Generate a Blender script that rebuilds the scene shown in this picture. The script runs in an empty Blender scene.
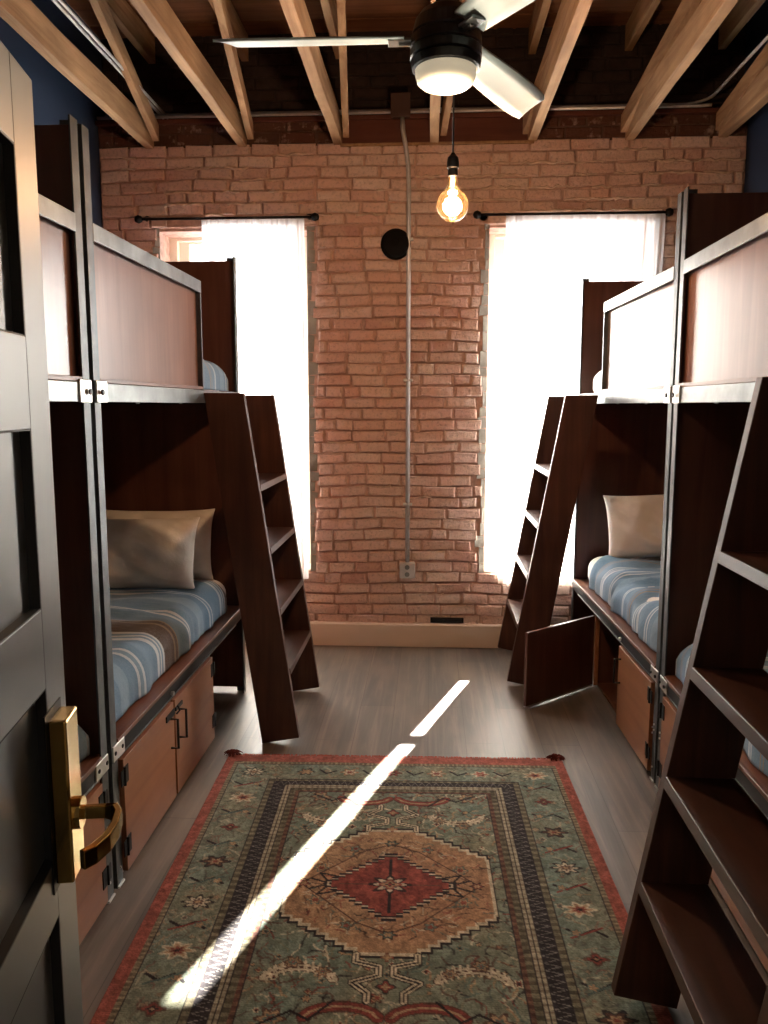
import bpy, bmesh, math, random
import numpy as np
from mathutils import Vector, Matrix

R = math.radians
random.seed(7)
rng = np.random.default_rng(7)
scene = bpy.context.scene
COL = scene.collection

# ------------------------------------------------------------------ camera
cam_d = bpy.data.cameras.new('camera')
cam = bpy.data.objects.new('camera', cam_d)
COL.objects.link(cam)
cam_d.sensor_fit = 'VERTICAL'
cam_d.sensor_height = 36.0
cam_d.lens = 36.0 * 800.0 / 1024.0
cam_d.clip_start = 0.02
cam.location = (0, 0, 1.6)
cam.rotation_euler = (R(90 - 7.6), 0, R(3.3))
scene.camera = cam

# ------------------------------------------------------------------ sky, sun, lamps, exposure
EXPOSURE = 1.7
WORLD = 5.0
SUN = 40.0
HALL = 5.0
BULB = 14.0
FAN = 2.0
w = bpy.data.worlds.new('sky')
scene.world = w
w.use_nodes = True
bg = w.node_tree.nodes['Background']
bg.inputs[0].default_value = (0.93, 0.97, 1.0, 1)
bg.inputs[1].default_value = WORLD
sd = bpy.data.lights.new('sun', 'SUN')
sd.energy = SUN
sd.angle = R(0.53)
sd.color = (1.0, 0.95, 0.86)
sun = bpy.data.objects.new('sun', sd)
COL.objects.link(sun)
sun.rotation_euler = Vector((-0.333, -1.0, -0.708 * math.hypot(0.333, 1.0))).to_track_quat('-Z', 'Y').to_euler()
sun.location = (3, 12, 8)


def area(name, loc, rot, sx, sy, power, color, portal=False):
    d = bpy.data.lights.new(name, 'AREA')
    d.shape = 'RECTANGLE'
    d.size = sx
    d.size_y = sy
    d.energy = power
    d.color = color
    o = bpy.data.objects.new(name, d)
    COL.objects.link(o)
    o.location = loc
    o.rotation_euler = rot
    if portal:
        d.cycles.is_portal = True
    return o


# sky portals just outside the two windows (they only steer sampling)
area('portal', (-1.26, 5.62, 1.6), (R(-90), 0, 0), 1.15, 2.5, 1, (1, 1, 1), True)
area('portal', (0.86, 5.62, 1.6), (R(-90), 0, 0), 1.2, 2.5, 1, (1, 1, 1), True)
# added fill light in the unseen hallway behind the open door
area('hallway_light', (0.1, -1.3, 2.66), (0, 0, 0), 1.2, 1.2, HALL, (1.0, 0.86, 0.7))

vs = scene.view_settings
vs.view_transform = 'Standard'
vs.look = 'None'
vs.exposure = EXPOSURE
vs.gamma = 1
vs.use_curve_mapping = False
scene.cycles.use_denoising = True
scene.cycles.max_bounces = 10
scene.cycles.diffuse_bounces = 6
scene.cycles.glossy_bounces = 4
scene.cycles.transmission_bounces = 8
scene.cycles.transparent_max_bounces = 12
scene.cycles.sample_clamp_indirect = 8
scene.cycles.caustics_reflective = False
scene.cycles.caustics_refractive = False


# ------------------------------------------------------------------ materials
def s2l(c):
    return tuple((x / 255 / 12.92) if x / 255 <= 0.04045 else ((x / 255 + 0.055) / 1.055) ** 2.4 for x in c)


class NT:
    def __init__(self, name):
        self.m = bpy.data.materials.new(name)
        self.m.use_nodes = True
        self.t = self.m.node_tree
        self.b = self.t.nodes['Principled BSDF']
        self.out = self.t.nodes['Material Output']

    def n(self, typ, **kw):
        nd = self.t.nodes.new(typ)
        for k, v in kw.items():
            setattr(nd, k, v)
        return nd

    def l(self, a, b):
        self.t.links.new(a, b)

    def ramp(self, fac, stops, interp='LINEAR'):
        r = self.n('ShaderNodeValToRGB')
        r.color_ramp.interpolation = interp
        el = r.color_ramp.elements
        while len(el) > 1:
            el.remove(el[-1])
        el[0].position = stops[0][0]
        el[0].color = (*stops[0][1], 1)
        for p, c in stops[1:]:
            e = el.new(p)
            e.color = (*c, 1)
        self.l(fac, r.inputs[0])
        return r.outputs[0]

    def coord(self, scale=(1, 1, 1), which='Object', rot=(0, 0, 0)):
        tc = self.n('ShaderNodeTexCoord')
        mp = self.n('ShaderNodeMapping')
        mp.inputs['Scale'].default_value = scale
        mp.inputs['Rotation'].default_value = rot
        self.l(tc.outputs[which], mp.inputs[0])
        return mp.outputs[0]

    def noise(self, vec, scale, detail=4, rough=0.55, dist=0):
        n = self.n('ShaderNodeTexNoise')
        n.inputs['Scale'].default_value = scale
        n.inputs['Detail'].default_value = detail
        n.inputs['Roughness'].default_value = rough
        n.inputs['Distortion'].default_value = dist
        self.l(vec, n.inputs['Vector'])
        return n.outputs['Fac']

    def mix(self, fac, a, b, mode='MIX'):
        m = self.n('ShaderNodeMix', data_type='RGBA', blend_type=mode)
        for inp, v in ((m.inputs[0], fac), (m.inputs[6], a), (m.inputs[7], b)):
            if hasattr(v, 'is_linked') or hasattr(v, 'links'):
                self.l(v, inp)
            elif isinstance(v, tuple):
                inp.default_value = (*v, 1) if len(v) == 3 else v
            else:
                inp.default_value = v
        return m.outputs[2]

    def math(self, op, a, b=0.0):
        m = self.n('ShaderNodeMath', operation=op)
        for inp, v in ((m.inputs[0], a), (m.inputs[1], b)):
            if hasattr(v, 'links'):
                self.l(v, inp)
            else:
                inp.default_value = v
        return m.outputs[0]

    def bump(self, h, strength=0.3, dist=0.01):
        b = self.n('ShaderNodeBump')
        b.inputs['Strength'].default_value = strength
        b.inputs['Distance'].default_value = dist
        self.l(h, b.inputs['Height'])
        self.l(b.outputs[0], self.b.inputs['Normal'])

    def setp(self, **kw):
        for k, v in kw.items():
            inp = self.b.inputs[k.replace('_', ' ')]
            if hasattr(v, 'links'):
                self.l(v, inp)
            elif isinstance(v, tuple) and len(v) == 3:
                inp.default_value = (*v, 1)
            else:
                inp.default_value = v


def wood(name, c1, c2, axis=1, rough=0.4, coat=0.0, spec=0.5, bumpy=0.12, blotch=0.35, scale=1.0, knots=False):
    N = NT(name)
    sc = [14 * scale, 14 * scale, 14 * scale]
    sc[axis] = 0.9 * scale
    v = N.coord(tuple(sc))
    g = N.noise(v, 1.6, 6, 0.6, 0.7)
    b2 = N.noise(N.coord(), 3.0, 3, 0.5)
    col = N.ramp(g, [(0.3, s2l(c1)), (0.7, s2l(c2))])
    dark = tuple(x * 0.55 for x in s2l(c1))
    col = N.mix(N.math('MULTIPLY', N.math('SUBTRACT', 1.0, N.ramp(b2, [(0.35, (0, 0, 0)), (0.65, (1, 1, 1))])), blotch), col, dark)
    if knots:
        vo = N.n('ShaderNodeTexVoronoi')
        kv = [2.5, 2.5, 2.5]
        kv[axis] = 1.6
        N.l(N.coord(tuple(kv)), vo.inputs['Vector'])
        vo.inputs['Scale'].default_value = 1.0
        k = N.ramp(vo.outputs['Distance'], [(0.05, (1, 1, 1)), (0.1, (0, 0, 0))])
        col = N.mix(k, col, tuple(x * 0.3 for x in s2l(c1)))
    N.setp(Base_Color=col, Roughness=rough, Coat_Weight=coat, Coat_Roughness=0.25, Specular_IOR_Level=spec)
    N.bump(g, bumpy, 0.004)
    return N.m


def plain(name, c, rough=0.5, metal=0.0, var=0.0, vs_=8, bumpy=0.0, spec=0.5):
    N = NT(name)
    N.setp(Roughness=rough, Metallic=metal, Specular_IOR_Level=spec)
    col = s2l(c)
    if var > 0:
        f = N.noise(N.coord(), vs_, 5)
        N.setp(Base_Color=N.ramp(f, [(0.3, tuple(x * (1 - var) for x in col)), (0.7, tuple(min(1, x * (1 + var)) for x in col))]))
        if bumpy:
            N.bump(f, bumpy, 0.004)
    else:
        N.setp(Base_Color=col)
    return N.m


M = {}
M['steel'] = plain('blackened steel', (92, 96, 98), 0.42, 0.75, 0.25, 14, 0.05)
M['steel_raw'] = plain('brushed raw steel', (128, 132, 132), 0.34, 0.85, 0.3, 9, 0.05)
M['galv'] = plain('galvanised conduit', (206, 208, 210), 0.4, 0.55, 0.1, 20)
M['black'] = plain('black iron', (26, 26, 28), 0.45, 0.6)
M['bolt'] = plain('zinc bolt', (215, 215, 210), 0.3, 0.9)
M['panel'] = wood('stained plywood panel', (112, 74, 60), (140, 100, 84), 2, 0.3, 0.5, 0.5, 0.06, 0.45, 0.6)
M['bunkdark'] = wood('dark stained plywood', (78, 45, 36), (108, 68, 54), 2, 0.45, 0.1, 0.4, 0.06, 0.4, 0.6)
M['cabinet'] = wood('amber stained cabinet plywood', (140, 88, 60), (170, 116, 80), 1, 0.36, 0.2, 0.5, 0.05, 0.4, 0.5)
M['rim'] = wood('dark stained pine', (92, 56, 42), (138, 92, 70), 1, 0.4, 0.1)
M['ladder'] = wood('walnut stained pine', (56, 30, 23), (90, 54, 41), 2, 0.45, 0.08, 0.4, 0.15, 0.5, 1.0, True)
M['tread'] = wood('walnut stained tread', (50, 27, 20), (84, 48, 35), 1, 0.4, 0.1, 0.45, 0.12, 0.45)
M['joist'] = wood('rough sawn joist', (140, 106, 76), (192, 156, 118), 1, 0.75, 0, 0.3, 0.4, 0.45, 1.0, True)
M['deckwood'] = wood('old roof boards', (98, 60, 38), (136, 90, 58), 0, 0.8, 0, 0.3, 0.4, 0.4)
M['ledger'] = wood('red brown ledger', (88, 50, 40), (108, 64, 52), 0, 0.7, 0, 0.3, 0.2, 0.4)
M['navy'] = plain('navy wall paint', (24, 42, 68), 0.7, 0, 0.08, 3)
M['offwhite'] = plain('cream baseboard paint', (226, 212, 196), 0.5)
M['hallpaint'] = plain('warm hallway paint', (205, 196, 184), 0.8)
M['brass'] = plain('polished brass', (190, 160, 96), 0.16, 1.0)
M['doorpaint'] = plain('charcoal door paint', (82, 87, 90), 0.36, 0, 0.05, 6, spec=0.8)
M['fanwhite'] = plain('pale fan blade', (200, 222, 228), 0.4)
M['rubber'] = plain('black plastic', (18, 18, 20), 0.4)
M['matte'] = plain('matte black cap', (12, 12, 13), 0.85, spec=0.2)
M['boxbrown'] = plain('brown junction box', (70, 50, 44), 0.6)
M['mortargrey'] = plain('grey mortar', (150, 146, 138), 0.9, 0, 0.25, 12, 0.8)


M['mortarpale'] = plain('pale lime smear', (208, 182, 164), 0.95, 0, 0.3, 16, 0.8)


def brick_mat(name, stops, bias):
    N = NT(name)
    geo = N.n('ShaderNodeNewGeometry')
    rp = geo.outputs['Random Per Island']
    col = N.ramp(rp, [(p, s2l(c)) for p, c in stops])
    v = N.coord()
    n1 = N.noise(v, 2.2, 4, 0.6)
    n2 = N.noise(v, 55, 5, 0.7)
    n3 = N.noise(v, 14, 4, 0.6)
    col = N.mix(N.ramp(n1, [(0.42, (0, 0, 0)), (0.68, (0.7, 0.7, 0.7))]), col, s2l(bias))
    col = N.mix(N.ramp(n3, [(0.55, (0, 0, 0)), (0.75, (0.5, 0.5, 0.5))]), col, s2l((232, 208, 186)))
    col = N.mix(N.ramp(n2, [(0.3, (0.35, 0.35, 0.35)), (0.5, (0, 0, 0))]), col, s2l((70, 40, 32)))
    N.setp(Base_Color=col, Roughness=0.88, Specular_IOR_Level=0.25)
    N.bump(N.mix(0.4, n2, n3), 0.8, 0.02)
    return N.m


M['brick'] = brick_mat('old painted brick', [(0, (216, 176, 162)), (0.3, (228, 196, 184)), (0.5, (220, 184, 170)), (0.75, (232, 208, 196)), (0.9, (208, 168, 154)), (1, (202, 160, 148))], (220, 204, 194))
M['mortar'] = plain('lime mortar', (198, 164, 150), 0.95, 0, 0.3, 20, 0.9)
M['sootbrick'] = brick_mat('sooty brick', [(0, (48, 34, 32)), (0.5, (60, 42, 38)), (1, (40, 30, 30))], (44, 36, 36))  # brick tones darkened for shade
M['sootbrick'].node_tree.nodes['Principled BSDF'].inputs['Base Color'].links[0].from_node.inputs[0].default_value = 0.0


M['soot'] = plain('soot blackened brick', (46, 34, 32), 0.95, 0, 0.35, 18, 0.6)  # dark brick colour that paints the shade on the upper wall


def floor_mat():
    N = NT('grey wood plank floor')
    br = N.n('ShaderNodeTexBrick')
    br.offset = 0.37
    br.offset_frequency = 2
    br.inputs['Scale'].default_value = 1.0
    br.inputs['Brick Width'].default_value = 1.22
    br.inputs['Row Height'].default_value = 0.18
    br.inputs['Mortar Size'].default_value = 0.0016
    br.inputs['Color1'].default_value = (0, 0, 0, 1)
    br.inputs['Color2'].default_value = (1, 1, 1, 1)
    br.inputs['Mortar'].default_value = (0.5, 0.5, 0.5, 1)
    N.l(N.coord(rot=(0, 0, R(90))), br.inputs['Vector'])
    g = N.noise(N.coord((16, 0.8, 1)), 1.5, 6, 0.65, 0.6)
    blot = N.noise(N.coord((3, 0.8, 1)), 1.5, 3)
    col = N.ramp(g, [(0.28, s2l((56, 53, 52))), (0.5, s2l((98, 91, 85))), (0.72, s2l((148, 134, 120)))])
    col = N.mix(0.42, col, N.ramp(br.outputs['Color'], [(0, s2l((84, 80, 80))), (0.5, s2l((120, 108, 98))), (1, s2l((98, 93, 88)))]))
    col = N.mix(N.ramp(blot, [(0.45, (0, 0, 0)), (0.7, (0.5, 0.5, 0.5))]), col, s2l((140, 124, 108)))
    col = N.mix(N.math('MULTIPLY', br.outputs['Fac'], 0.6), col, s2l((60, 56, 54)))
    N.setp(Base_Color=col, Roughness=N.ramp(g, [(0.3, (0.34,) * 3), (0.7, (0.46,) * 3)]), Specular_IOR_Level=0.5)
    N.bump(N.math('SUBTRACT', g, N.math('MULTIPLY', br.outputs['Fac'], 0.8)), 0.2, 0.004)
    return N.m


M['floor'] = floor_mat()


def cloth_mat(name, stripes, band=True):
    N = NT(name)
    tc = N.n('ShaderNodeUVMap')
    sp = N.n('ShaderNodeSeparateXYZ')
    N.l(tc.outputs[0], sp.inputs[0])
    if stripes:
        f = N.math('FRACT', sp.outputs[1])
        blue = (104, 136, 164)
        lite = (196, 206, 214)
        mid = (122, 152, 176)
        brown = (100, 92, 92) if band else (112, 142, 168)
        st = [(0.0, blue), (0.08, lite), (0.095, mid), (0.12, lite), (0.135, blue), (0.30, blue), (0.32, lite), (0.345, mid),
              (0.36, lite), (0.375, mid), (0.39, lite), (0.405, brown), (0.52, brown), (0.53, (150, 140, 130)), (0.545, brown), (0.57, (150, 140, 130)),
              (0.58, blue), (0.72, lite), (0.735, mid), (0.75, lite), (0.765, blue), (0.9, (128, 156, 180))]
        col = N.ramp(f, [(p, s2l(c)) for p, c in st], 'CONSTANT')
        vn = N.noise(N.coord((3, 60, 60)), 3, 3)
        col = N.mix(N.ramp(vn, [(0.4, (0, 0, 0)), (0.7, (0.25, 0.25, 0.25))]), col, s2l((160, 184, 204)))
    else:
        col = N.ramp(N.noise(N.coord(), 6, 3), [(0.3, s2l((226, 220, 212))), (0.7, s2l((240, 236, 230)))])
    N.setp(Base_Color=col, Roughness=0.92, Specular_IOR_Level=0.15, Sheen_Weight=0.15)
    wv = N.noise(N.coord(), 9, 4, 0.6)
    N.bump(wv, 0.35, 0.02)
    return N.m


M['blanket'] = cloth_mat('striped blue cotton', True)
M['blanket_plain'] = cloth_mat('pale striped blue cotton', True, False)
M['linen'] = cloth_mat('white cotton', False)


def curtain_mat():
    N = NT('sheer white curtain')
    t = N.n('ShaderNodeBsdfTranslucent')
    d = N.n('ShaderNodeBsdfDiffuse')
    t.inputs[0].default_value = (0.96, 0.95, 0.93, 1)
    d.inputs[0].default_value = (0.9, 0.88, 0.86, 1)
    mx = N.n('ShaderNodeMixShader')
    mx.inputs[0].default_value = 0.3
    N.l(t.outputs[0], mx.inputs[1])
    N.l(d.outputs[0], mx.inputs[2])
    N.l(mx.outputs[0], N.out.inputs[0])
    return N.m


M['curtain'] = curtain_mat()


def glass_mat(name, tint=(1, 1, 1), gloss=0.06):
    N = NT(name)
    t = N.n('ShaderNodeBsdfTransparent')
    t.inputs[0].default_value = (*tint, 1)
    g = N.n('ShaderNodeBsdfGlossy')
    g.inputs['Roughness'].default_value = 0.03
    mx = N.n('ShaderNodeMixShader')
    lw = N.n('ShaderNodeLayerWeight')
    lw.inputs[0].default_value = 0.25
    N.l(N.math('ADD', N.math('MULTIPLY', lw.outputs['Fresnel'], 0.8), gloss), mx.inputs[0])
    N.l(t.outputs[0], mx.inputs[1])
    N.l(g.outputs[0], mx.inputs[2])
    N.l(mx.outputs[0], N.out.inputs[0])
    return N.m


M['glass'] = glass_mat('window glass')
M['amberglass'] = glass_mat('amber bulb glass', (1.0, 0.58, 0.3), 0.05)
_t = M['amberglass'].node_tree
_o = _t.nodes['Material Output']
_src = _o.inputs[0].links[0].from_socket
_tr = _t.nodes.new('ShaderNodeBsdfTranslucent')
_tr.inputs[0].default_value = (1.0, 0.5, 0.16, 1)
_m = _t.nodes.new('ShaderNodeMixShader')
_m.inputs[0].default_value = 0.005
_t.links.new(_src, _m.inputs[1])
_t.links.new(_tr.outputs[0], _m.inputs[2])
_t.links.new(_m.outputs[0], _o.inputs[0])


def emit(name, c, s):
    N = NT(name)
    N.setp(Base_Color=(0.8, 0.6, 0.3), Emission_Color=c, Emission_Strength=s)
    return N.m


M['filament'] = emit('glowing filament', (1.0, 0.5, 0.14), 30)
M['diffuser'] = plain('cream light diffuser', (238, 226, 196), 0.35)
M['diffuser'].node_tree.nodes['Principled BSDF'].inputs['Emission Color'].default_value = (1, 0.85, 0.6, 1)
M['diffuser'].node_tree.nodes['Principled BSDF'].inputs['Emission Strength'].default_value = 0.12


# ------------------------------------------------------------------ mesh helpers
class MB:
    def __init__(self):
        self.v = []
        self.f = []

    def hexa(self, p):
        i = len(self.v)
        self.v += [tuple(q) for q in p]
        for a in ((0, 3, 2, 1), (4, 5, 6, 7), (0, 1, 5, 4), (1, 2, 6, 5), (2, 3, 7, 6), (3, 0, 4, 7)):
            self.f.append(tuple(i + k for k in a))
        return self

    def box(self, x0, x1, y0, y1, z0, z1):
        x0, x1 = min(x0, x1), max(x0, x1)
        y0, y1 = min(y0, y1), max(y0, y1)
        z0, z1 = min(z0, z1), max(z0, z1)
        return self.hexa([(x0, y0, z0), (x1, y0, z0), (x1, y1, z0), (x0, y1, z0), (x0, y0, z1), (x1, y0, z1), (x1, y1, z1), (x0, y1, z1)])

    def prism(self, poly, axis, a, b):
        """poly: 2D points; axis 'y': (x,z) extruded y a..b; 'x': (y,z); 'z': (x,y)"""
        i = len(self.v)
        n = len(poly)
        for t in (a, b):
            for p, q in poly:
                self.v.append({'y': (p, t, q), 'x': (t, p, q), 'z': (p, q, t)}[axis])
        self.f.append(tuple(range(i, i + n)))
        self.f.append(tuple(range(i + 2 * n - 1, i + n - 1, -1)))
        for k in range(n):
            k2 = (k + 1) % n
            self.f.append((i + k, i + n + k, i + n + k2, i + k2))
        return self

    def tube(self, pts, r, seg=10, rs=None, close=True):
        pts = [Vector(p) for p in pts]
        i0 = len(self.v)
        n = len(pts)
        up = None
        for k, p in enumerate(pts):
            d = (pts[min(k + 1, n - 1)] - pts[max(k - 1, 0)]).normalized()
            if up is None:
                up = d.orthogonal().normalized()
            up = (up - d * up.dot(d)).normalized()
            s = d.cross(up)
            rr = rs[k] if rs else r
            for j in range(seg):
                a = 2 * math.pi * j / seg
                self.v.append(tuple(p + (up * math.cos(a) + s * math.sin(a)) * rr))
        for k in range(n - 1):
            for j in range(seg):
                j2 = (j + 1) % seg
                self.f.append((i0 + k * seg + j, i0 + k * seg + j2, i0 + (k + 1) * seg + j2, i0 + (k + 1) * seg + j))
        if close:
            self.f.append(tuple(i0 + j for j in reversed(range(seg))))
            self.f.append(tuple(i0 + (n - 1) * seg + j for j in range(seg)))
        return self

    def lathe(self, prof, c=(0, 0, 0), seg=32, axis='z'):
        """prof: (radius, height) list, open"""
        i0 = len(self.v)
        n = len(prof)
        for r_, h in prof:
            for j in range(seg):
                a = 2 * math.pi * j / seg
                x, y = r_ * math.cos(a), r_ * math.sin(a)
                p = {'z': (x, y, h), 'y': (x, h, y), 'x': (h, x, y)}[axis]
                self.v.append((c[0] + p[0], c[1] + p[1], c[2] + p[2]))
        for k in range(n - 1):
            for j in range(seg):
                j2 = (j + 1) % seg
                self.f.append((i0 + k * seg + j, i0 + k * seg + j2, i0 + (k + 1) * seg + j2, i0 + (k + 1) * seg + j))
        if prof[0][0] > 1e-5:
            self.f.append(tuple(i0 + j for j in reversed(range(seg))))
        if prof[-1][0] > 1e-5:
            self.f.append(tuple(i0 + (n - 1) * seg + j for j in range(seg)))
        return self

    def grid(self, P, nu, nv):
        i0 = len(self.v)
        self.v += [tuple(p) for p in P]
        for a in range(nu - 1):
            for b in range(nv - 1):
                self.f.append((i0 + a * nv + b, i0 + a * nv + b + 1, i0 + (a + 1) * nv + b + 1, i0 + (a + 1) * nv + b))
        return self

    def build(self, name, mat, parent=None, bevel=0.0, smooth=False, loc=None, fix=True):
        me = bpy.data.meshes.new(name)
        me.from_pydata(self.v, [], self.f)
        if fix:
            bm = bmesh.new()
            bm.from_mesh(me)
            bmesh.ops.recalc_face_normals(bm, faces=bm.faces)
            bm.to_mesh(me)
            bm.free()
        me.materials.append(M[mat] if isinstance(mat, str) else mat)
        if smooth:
            me.polygons.foreach_set('use_smooth', [True] * len(me.polygons))
        o = bpy.data.objects.new(name, me)
        COL.objects.link(o)
        if parent:
            o.parent = parent
        if loc:
            o.location = loc
        if bevel:
            md = o.modifiers.new('bevel', 'BEVEL')
            md.width = bevel
            md.segments = 2
            md.limit_method = 'ANGLE'
        return o


def empty(name, loc=(0, 0, 0), rz=0.0):
    o = bpy.data.objects.new(name, None)
    o.empty_display_size = 0.1
    COL.objects.link(o)
    o.location = loc
    o.rotation_euler = (0, 0, rz)
    return o


def tag(o, label, cat, group=None, kind=None):
    o['label'] = label
    o['category'] = cat
    if group:
        o['group'] = group
    if kind:
        o['kind'] = kind
    return o


def struct(o):
    o['kind'] = 'structure'
    return o


# ------------------------------------------------------------------ room shell
XL, XR, YB, YF = -2.11, 1.90, 5.22, 0.14
ZT = 3.90
WIN = [(-1.74, -0.79, 0.50, 2.70), (0.36, 1.36, 0.50, 2.70)]

struct(MB().box(XL - 0.1, XR + 0.1, -2.2, YB + 0.3, -0.06, 0).build('floor', 'floor'))
struct(MB().box(XL - 0.12, XL, YF, YB + 0.4, 0, ZT).build('wall_left', 'navy'))
struct(MB().box(XR, XR + 0.12, YF, YB + 0.4, 0, ZT).build('wall_right', 'navy'))
wf = MB()
wf.box(XL, -0.44, YF - 0.12, YF, 0, ZT).box(0.50, XR, YF - 0.12, YF, 0, ZT).box(-0.44, 0.50, YF - 0.12, YF, 2.06, ZT)
struct(wf.build('wall_front', 'hallpaint'))
wh = MB()
wh.box(-0.9, -0.8, -2.2, YF - 0.12, 0, 2.7).box(1.0, 1.1, -2.2, YF - 0.12, 0, 2.7).box(-0.9, 1.1, -2.3, -2.2, 0, 2.7)
struct(wh.build('wall_hallway', 'hallpaint'))
struct(MB().box(-0.9, 1.1, -2.3, YF - 0.12, 2.7, 2.8).build('ceiling_hallway', 'hallpaint'))
struct(MB().box(-0.47, -0.42, YF - 0.13, YF + 0.01, 0, 2.09).box(0.48, 0.53, YF - 0.13, YF + 0.01, 0, 2.09).box(-0.42, 0.48, YF - 0.13, YF + 0.01, 2.04, 2.09).build('trim_1', 'doorpaint', bevel=0.003))

# ceiling deck: boards running across the room
ck = MB()
y = YB + 0.3
while y > YF - 0.1:
    ck.box(XL, XR, y - 0.187, y, ZT + random.uniform(0, 0.006), ZT + 0.03)
    y -= 0.19
ck.box(XL - 0.1, XR + 0.1, YF - 0.12, YB + 0.4, ZT + 0.03, ZT + 0.1)
struct(ck.build('ceiling', 'deckwood', bevel=0.002))


# brick back wall: mortar backing with window openings + individual irregular bricks
def wall_backing(z0, z1, y0, y1):
    mb = MB()
    xs = [XL, WIN[0][0], WIN[0][1], WIN[1][0], WIN[1][1], XR]
    for i in range(5):
        if i in (1, 3) and z0 < 2.70:
            mb.box(xs[i], xs[i + 1], y0, y1, z0, 0.50)
            mb.box(xs[i], xs[i + 1], y0, y1, 2.70, z1)
        else:
            mb.box(xs[i], xs[i + 1], y0, y1, z0, z1)
    return mb


wb = struct(wall_backing(0, 3.36, YB, YB + 0.28).build('wall_back', 'mortar'))


def brick_course(mb, x0, x1, z, h, yf, depth, r):
    x = x0 - r.uniform(0, 0.22)
    while x < x1:
        L = r.choice([0.215, 0.225, 0.24, 0.2, 0.11, 0.225, 0.17])
        a, b = max(x, x0), min(x + L, x1)
        if b - a > 0.035:
            g = 0.0022
            za, zb = z + r.uniform(0.0005, 0.004), z + h - r.uniform(0.0005, 0.004)
            pr_ = yf - depth - r.uniform(-0.005, 0.006)
            a += r.uniform(0, 0.004)
            b -= r.uniform(0.0, 0.006)
            j = lambda s=0.005: r.uniform(-s, s)
            c = 0.009
            A = [(a + g, za + g), (b - g, za + g + j()), (b - g + j(), zb - g), (a + g + j(), zb - g + j())]
            back = [(px, yf + 0.002, pz) for px, pz in A]
            cx, cz = (a + b) / 2, (za + zb) / 2
            front = [(px - math.copysign(c, px - cx) * r.uniform(.4, 1.3), pr_ + j(0.002), pz - math.copysign(c * 0.7, pz - cz) * r.uniform(.4, 1.3)) for px, pz in A]
            mid = [(px, pr_ + c * 0.8, pz) for px, pz in A]
            i = len(mb.v)
            mb.v += back + mid + front
            for s in (0, 4):
                for k in range(4):
                    k2 = (k + 1) % 4
                    mb.f.append((i + s + k, i + s + k2, i + s + 4 + k2, i + s + 4 + k))
            mb.f.append((i + 8, i + 9, i + 10, i + 11))
        x += L + r.uniform(0.001, 0.006)


r = random.Random(3)
bk = MB()
h = 0.0715
row = 0
z = 0.0
while z < 3.19:
    segs = [(XL + 0.005, XR - 0.005)]
    mid_z = z + h / 2
    if 0.50 < mid_z < 2.70:
        o = [r.uniform(0.0, 0.05) for _ in range(4)]
        segs = [(XL + 0.005, WIN[0][0] - o[0]), (WIN[0][1] + 0.02 + o[1], WIN[1][0] - 0.015 - o[2]), (WIN[1][1] + o[3], XR - 0.005)]
    for s0, s1 in segs:
        if s1 - s0 > 0.05:
            brick_course(bk, s0, s1, z, h, YB, 0.016, r)
    z += h
    row += 1
def wavy(p):
    x, yy, zz = p
    k = min(1.0, max(0.0, (zz - 0.1) / 0.3)) * min(1.0, max(0.0, (3.2 - zz) / 0.2))
    dz = 0.007 * math.sin(x * 2.1 + zz * 1.3) + 0.004 * math.sin(x * 6.3 + zz * 4) + 0.0025 * math.sin(x * 17 + zz * 9)
    return (x, yy - 0.003 * (1 + math.sin(x * 5 + zz * 7)) - 0.003 * (1 + math.sin(x * 11 - zz * 13)), zz + dz * k)


bk.v = [wavy(p) for p in bk.v]
bko = bk.build('brick_facing', 'brick', wb, fix=True)
# rough mortar smears (pale raised beads) on the upper courses
sm = MB()
for k in range(130):
    x = r.uniform(-2.0, 1.8) if k % 2 else r.uniform(0.0, 1.8)
    zc = int((r.uniform(2.76, 3.18) if k < 80 else r.uniform(0.4, 3.1)) / h) * h
    n = r.randint(4, 9)
    pts = [(x + i * 0.03, YB - 0.024 + r.uniform(-0.003, 0.003), zc + r.uniform(-0.008, 0.008)) for i in range(n)]
    if any(wn[0] - 0.32 < x < wn[1] + 0.08 and zc < 2.76 for wn in WIN):
        continue
    sm.tube(pts, 0.004, 6, [r.uniform(0.003, 0.01) for _ in range(n)])
sm.build('mortar_smear', 'mortarpale', wb)
# grey mortar keyed along the window edges
me_ = MB()
for xe, d in ((WIN[0][1], 1), (WIN[1][0], -1), (WIN[0][0], -1), (WIN[1][1], 1)):
    zz = 0.5
    pa, pb = [], []
    while zz < 2.70:
        wd = r.uniform(0.02, 0.065)
        hh = r.uniform(0.05, 0.12)
        x0, x1 = sorted((xe, xe + d * wd))
        me_.hexa([(x0, YB - r.uniform(.012, .02), zz), (x1, YB - .004, zz + .005), (x1, YB + .004, zz + .005), (x0, YB + .004, zz),
                  (x0, YB - r.uniform(.012, .02), zz + hh), (x1 + d * 0.005, YB - .004, zz + hh - .006), (x1, YB + .004, zz + hh - .006), (x0, YB + .004, zz + hh)])
        zz += hh
me_.build('mortar_edge', 'mortargrey', wb)

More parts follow.
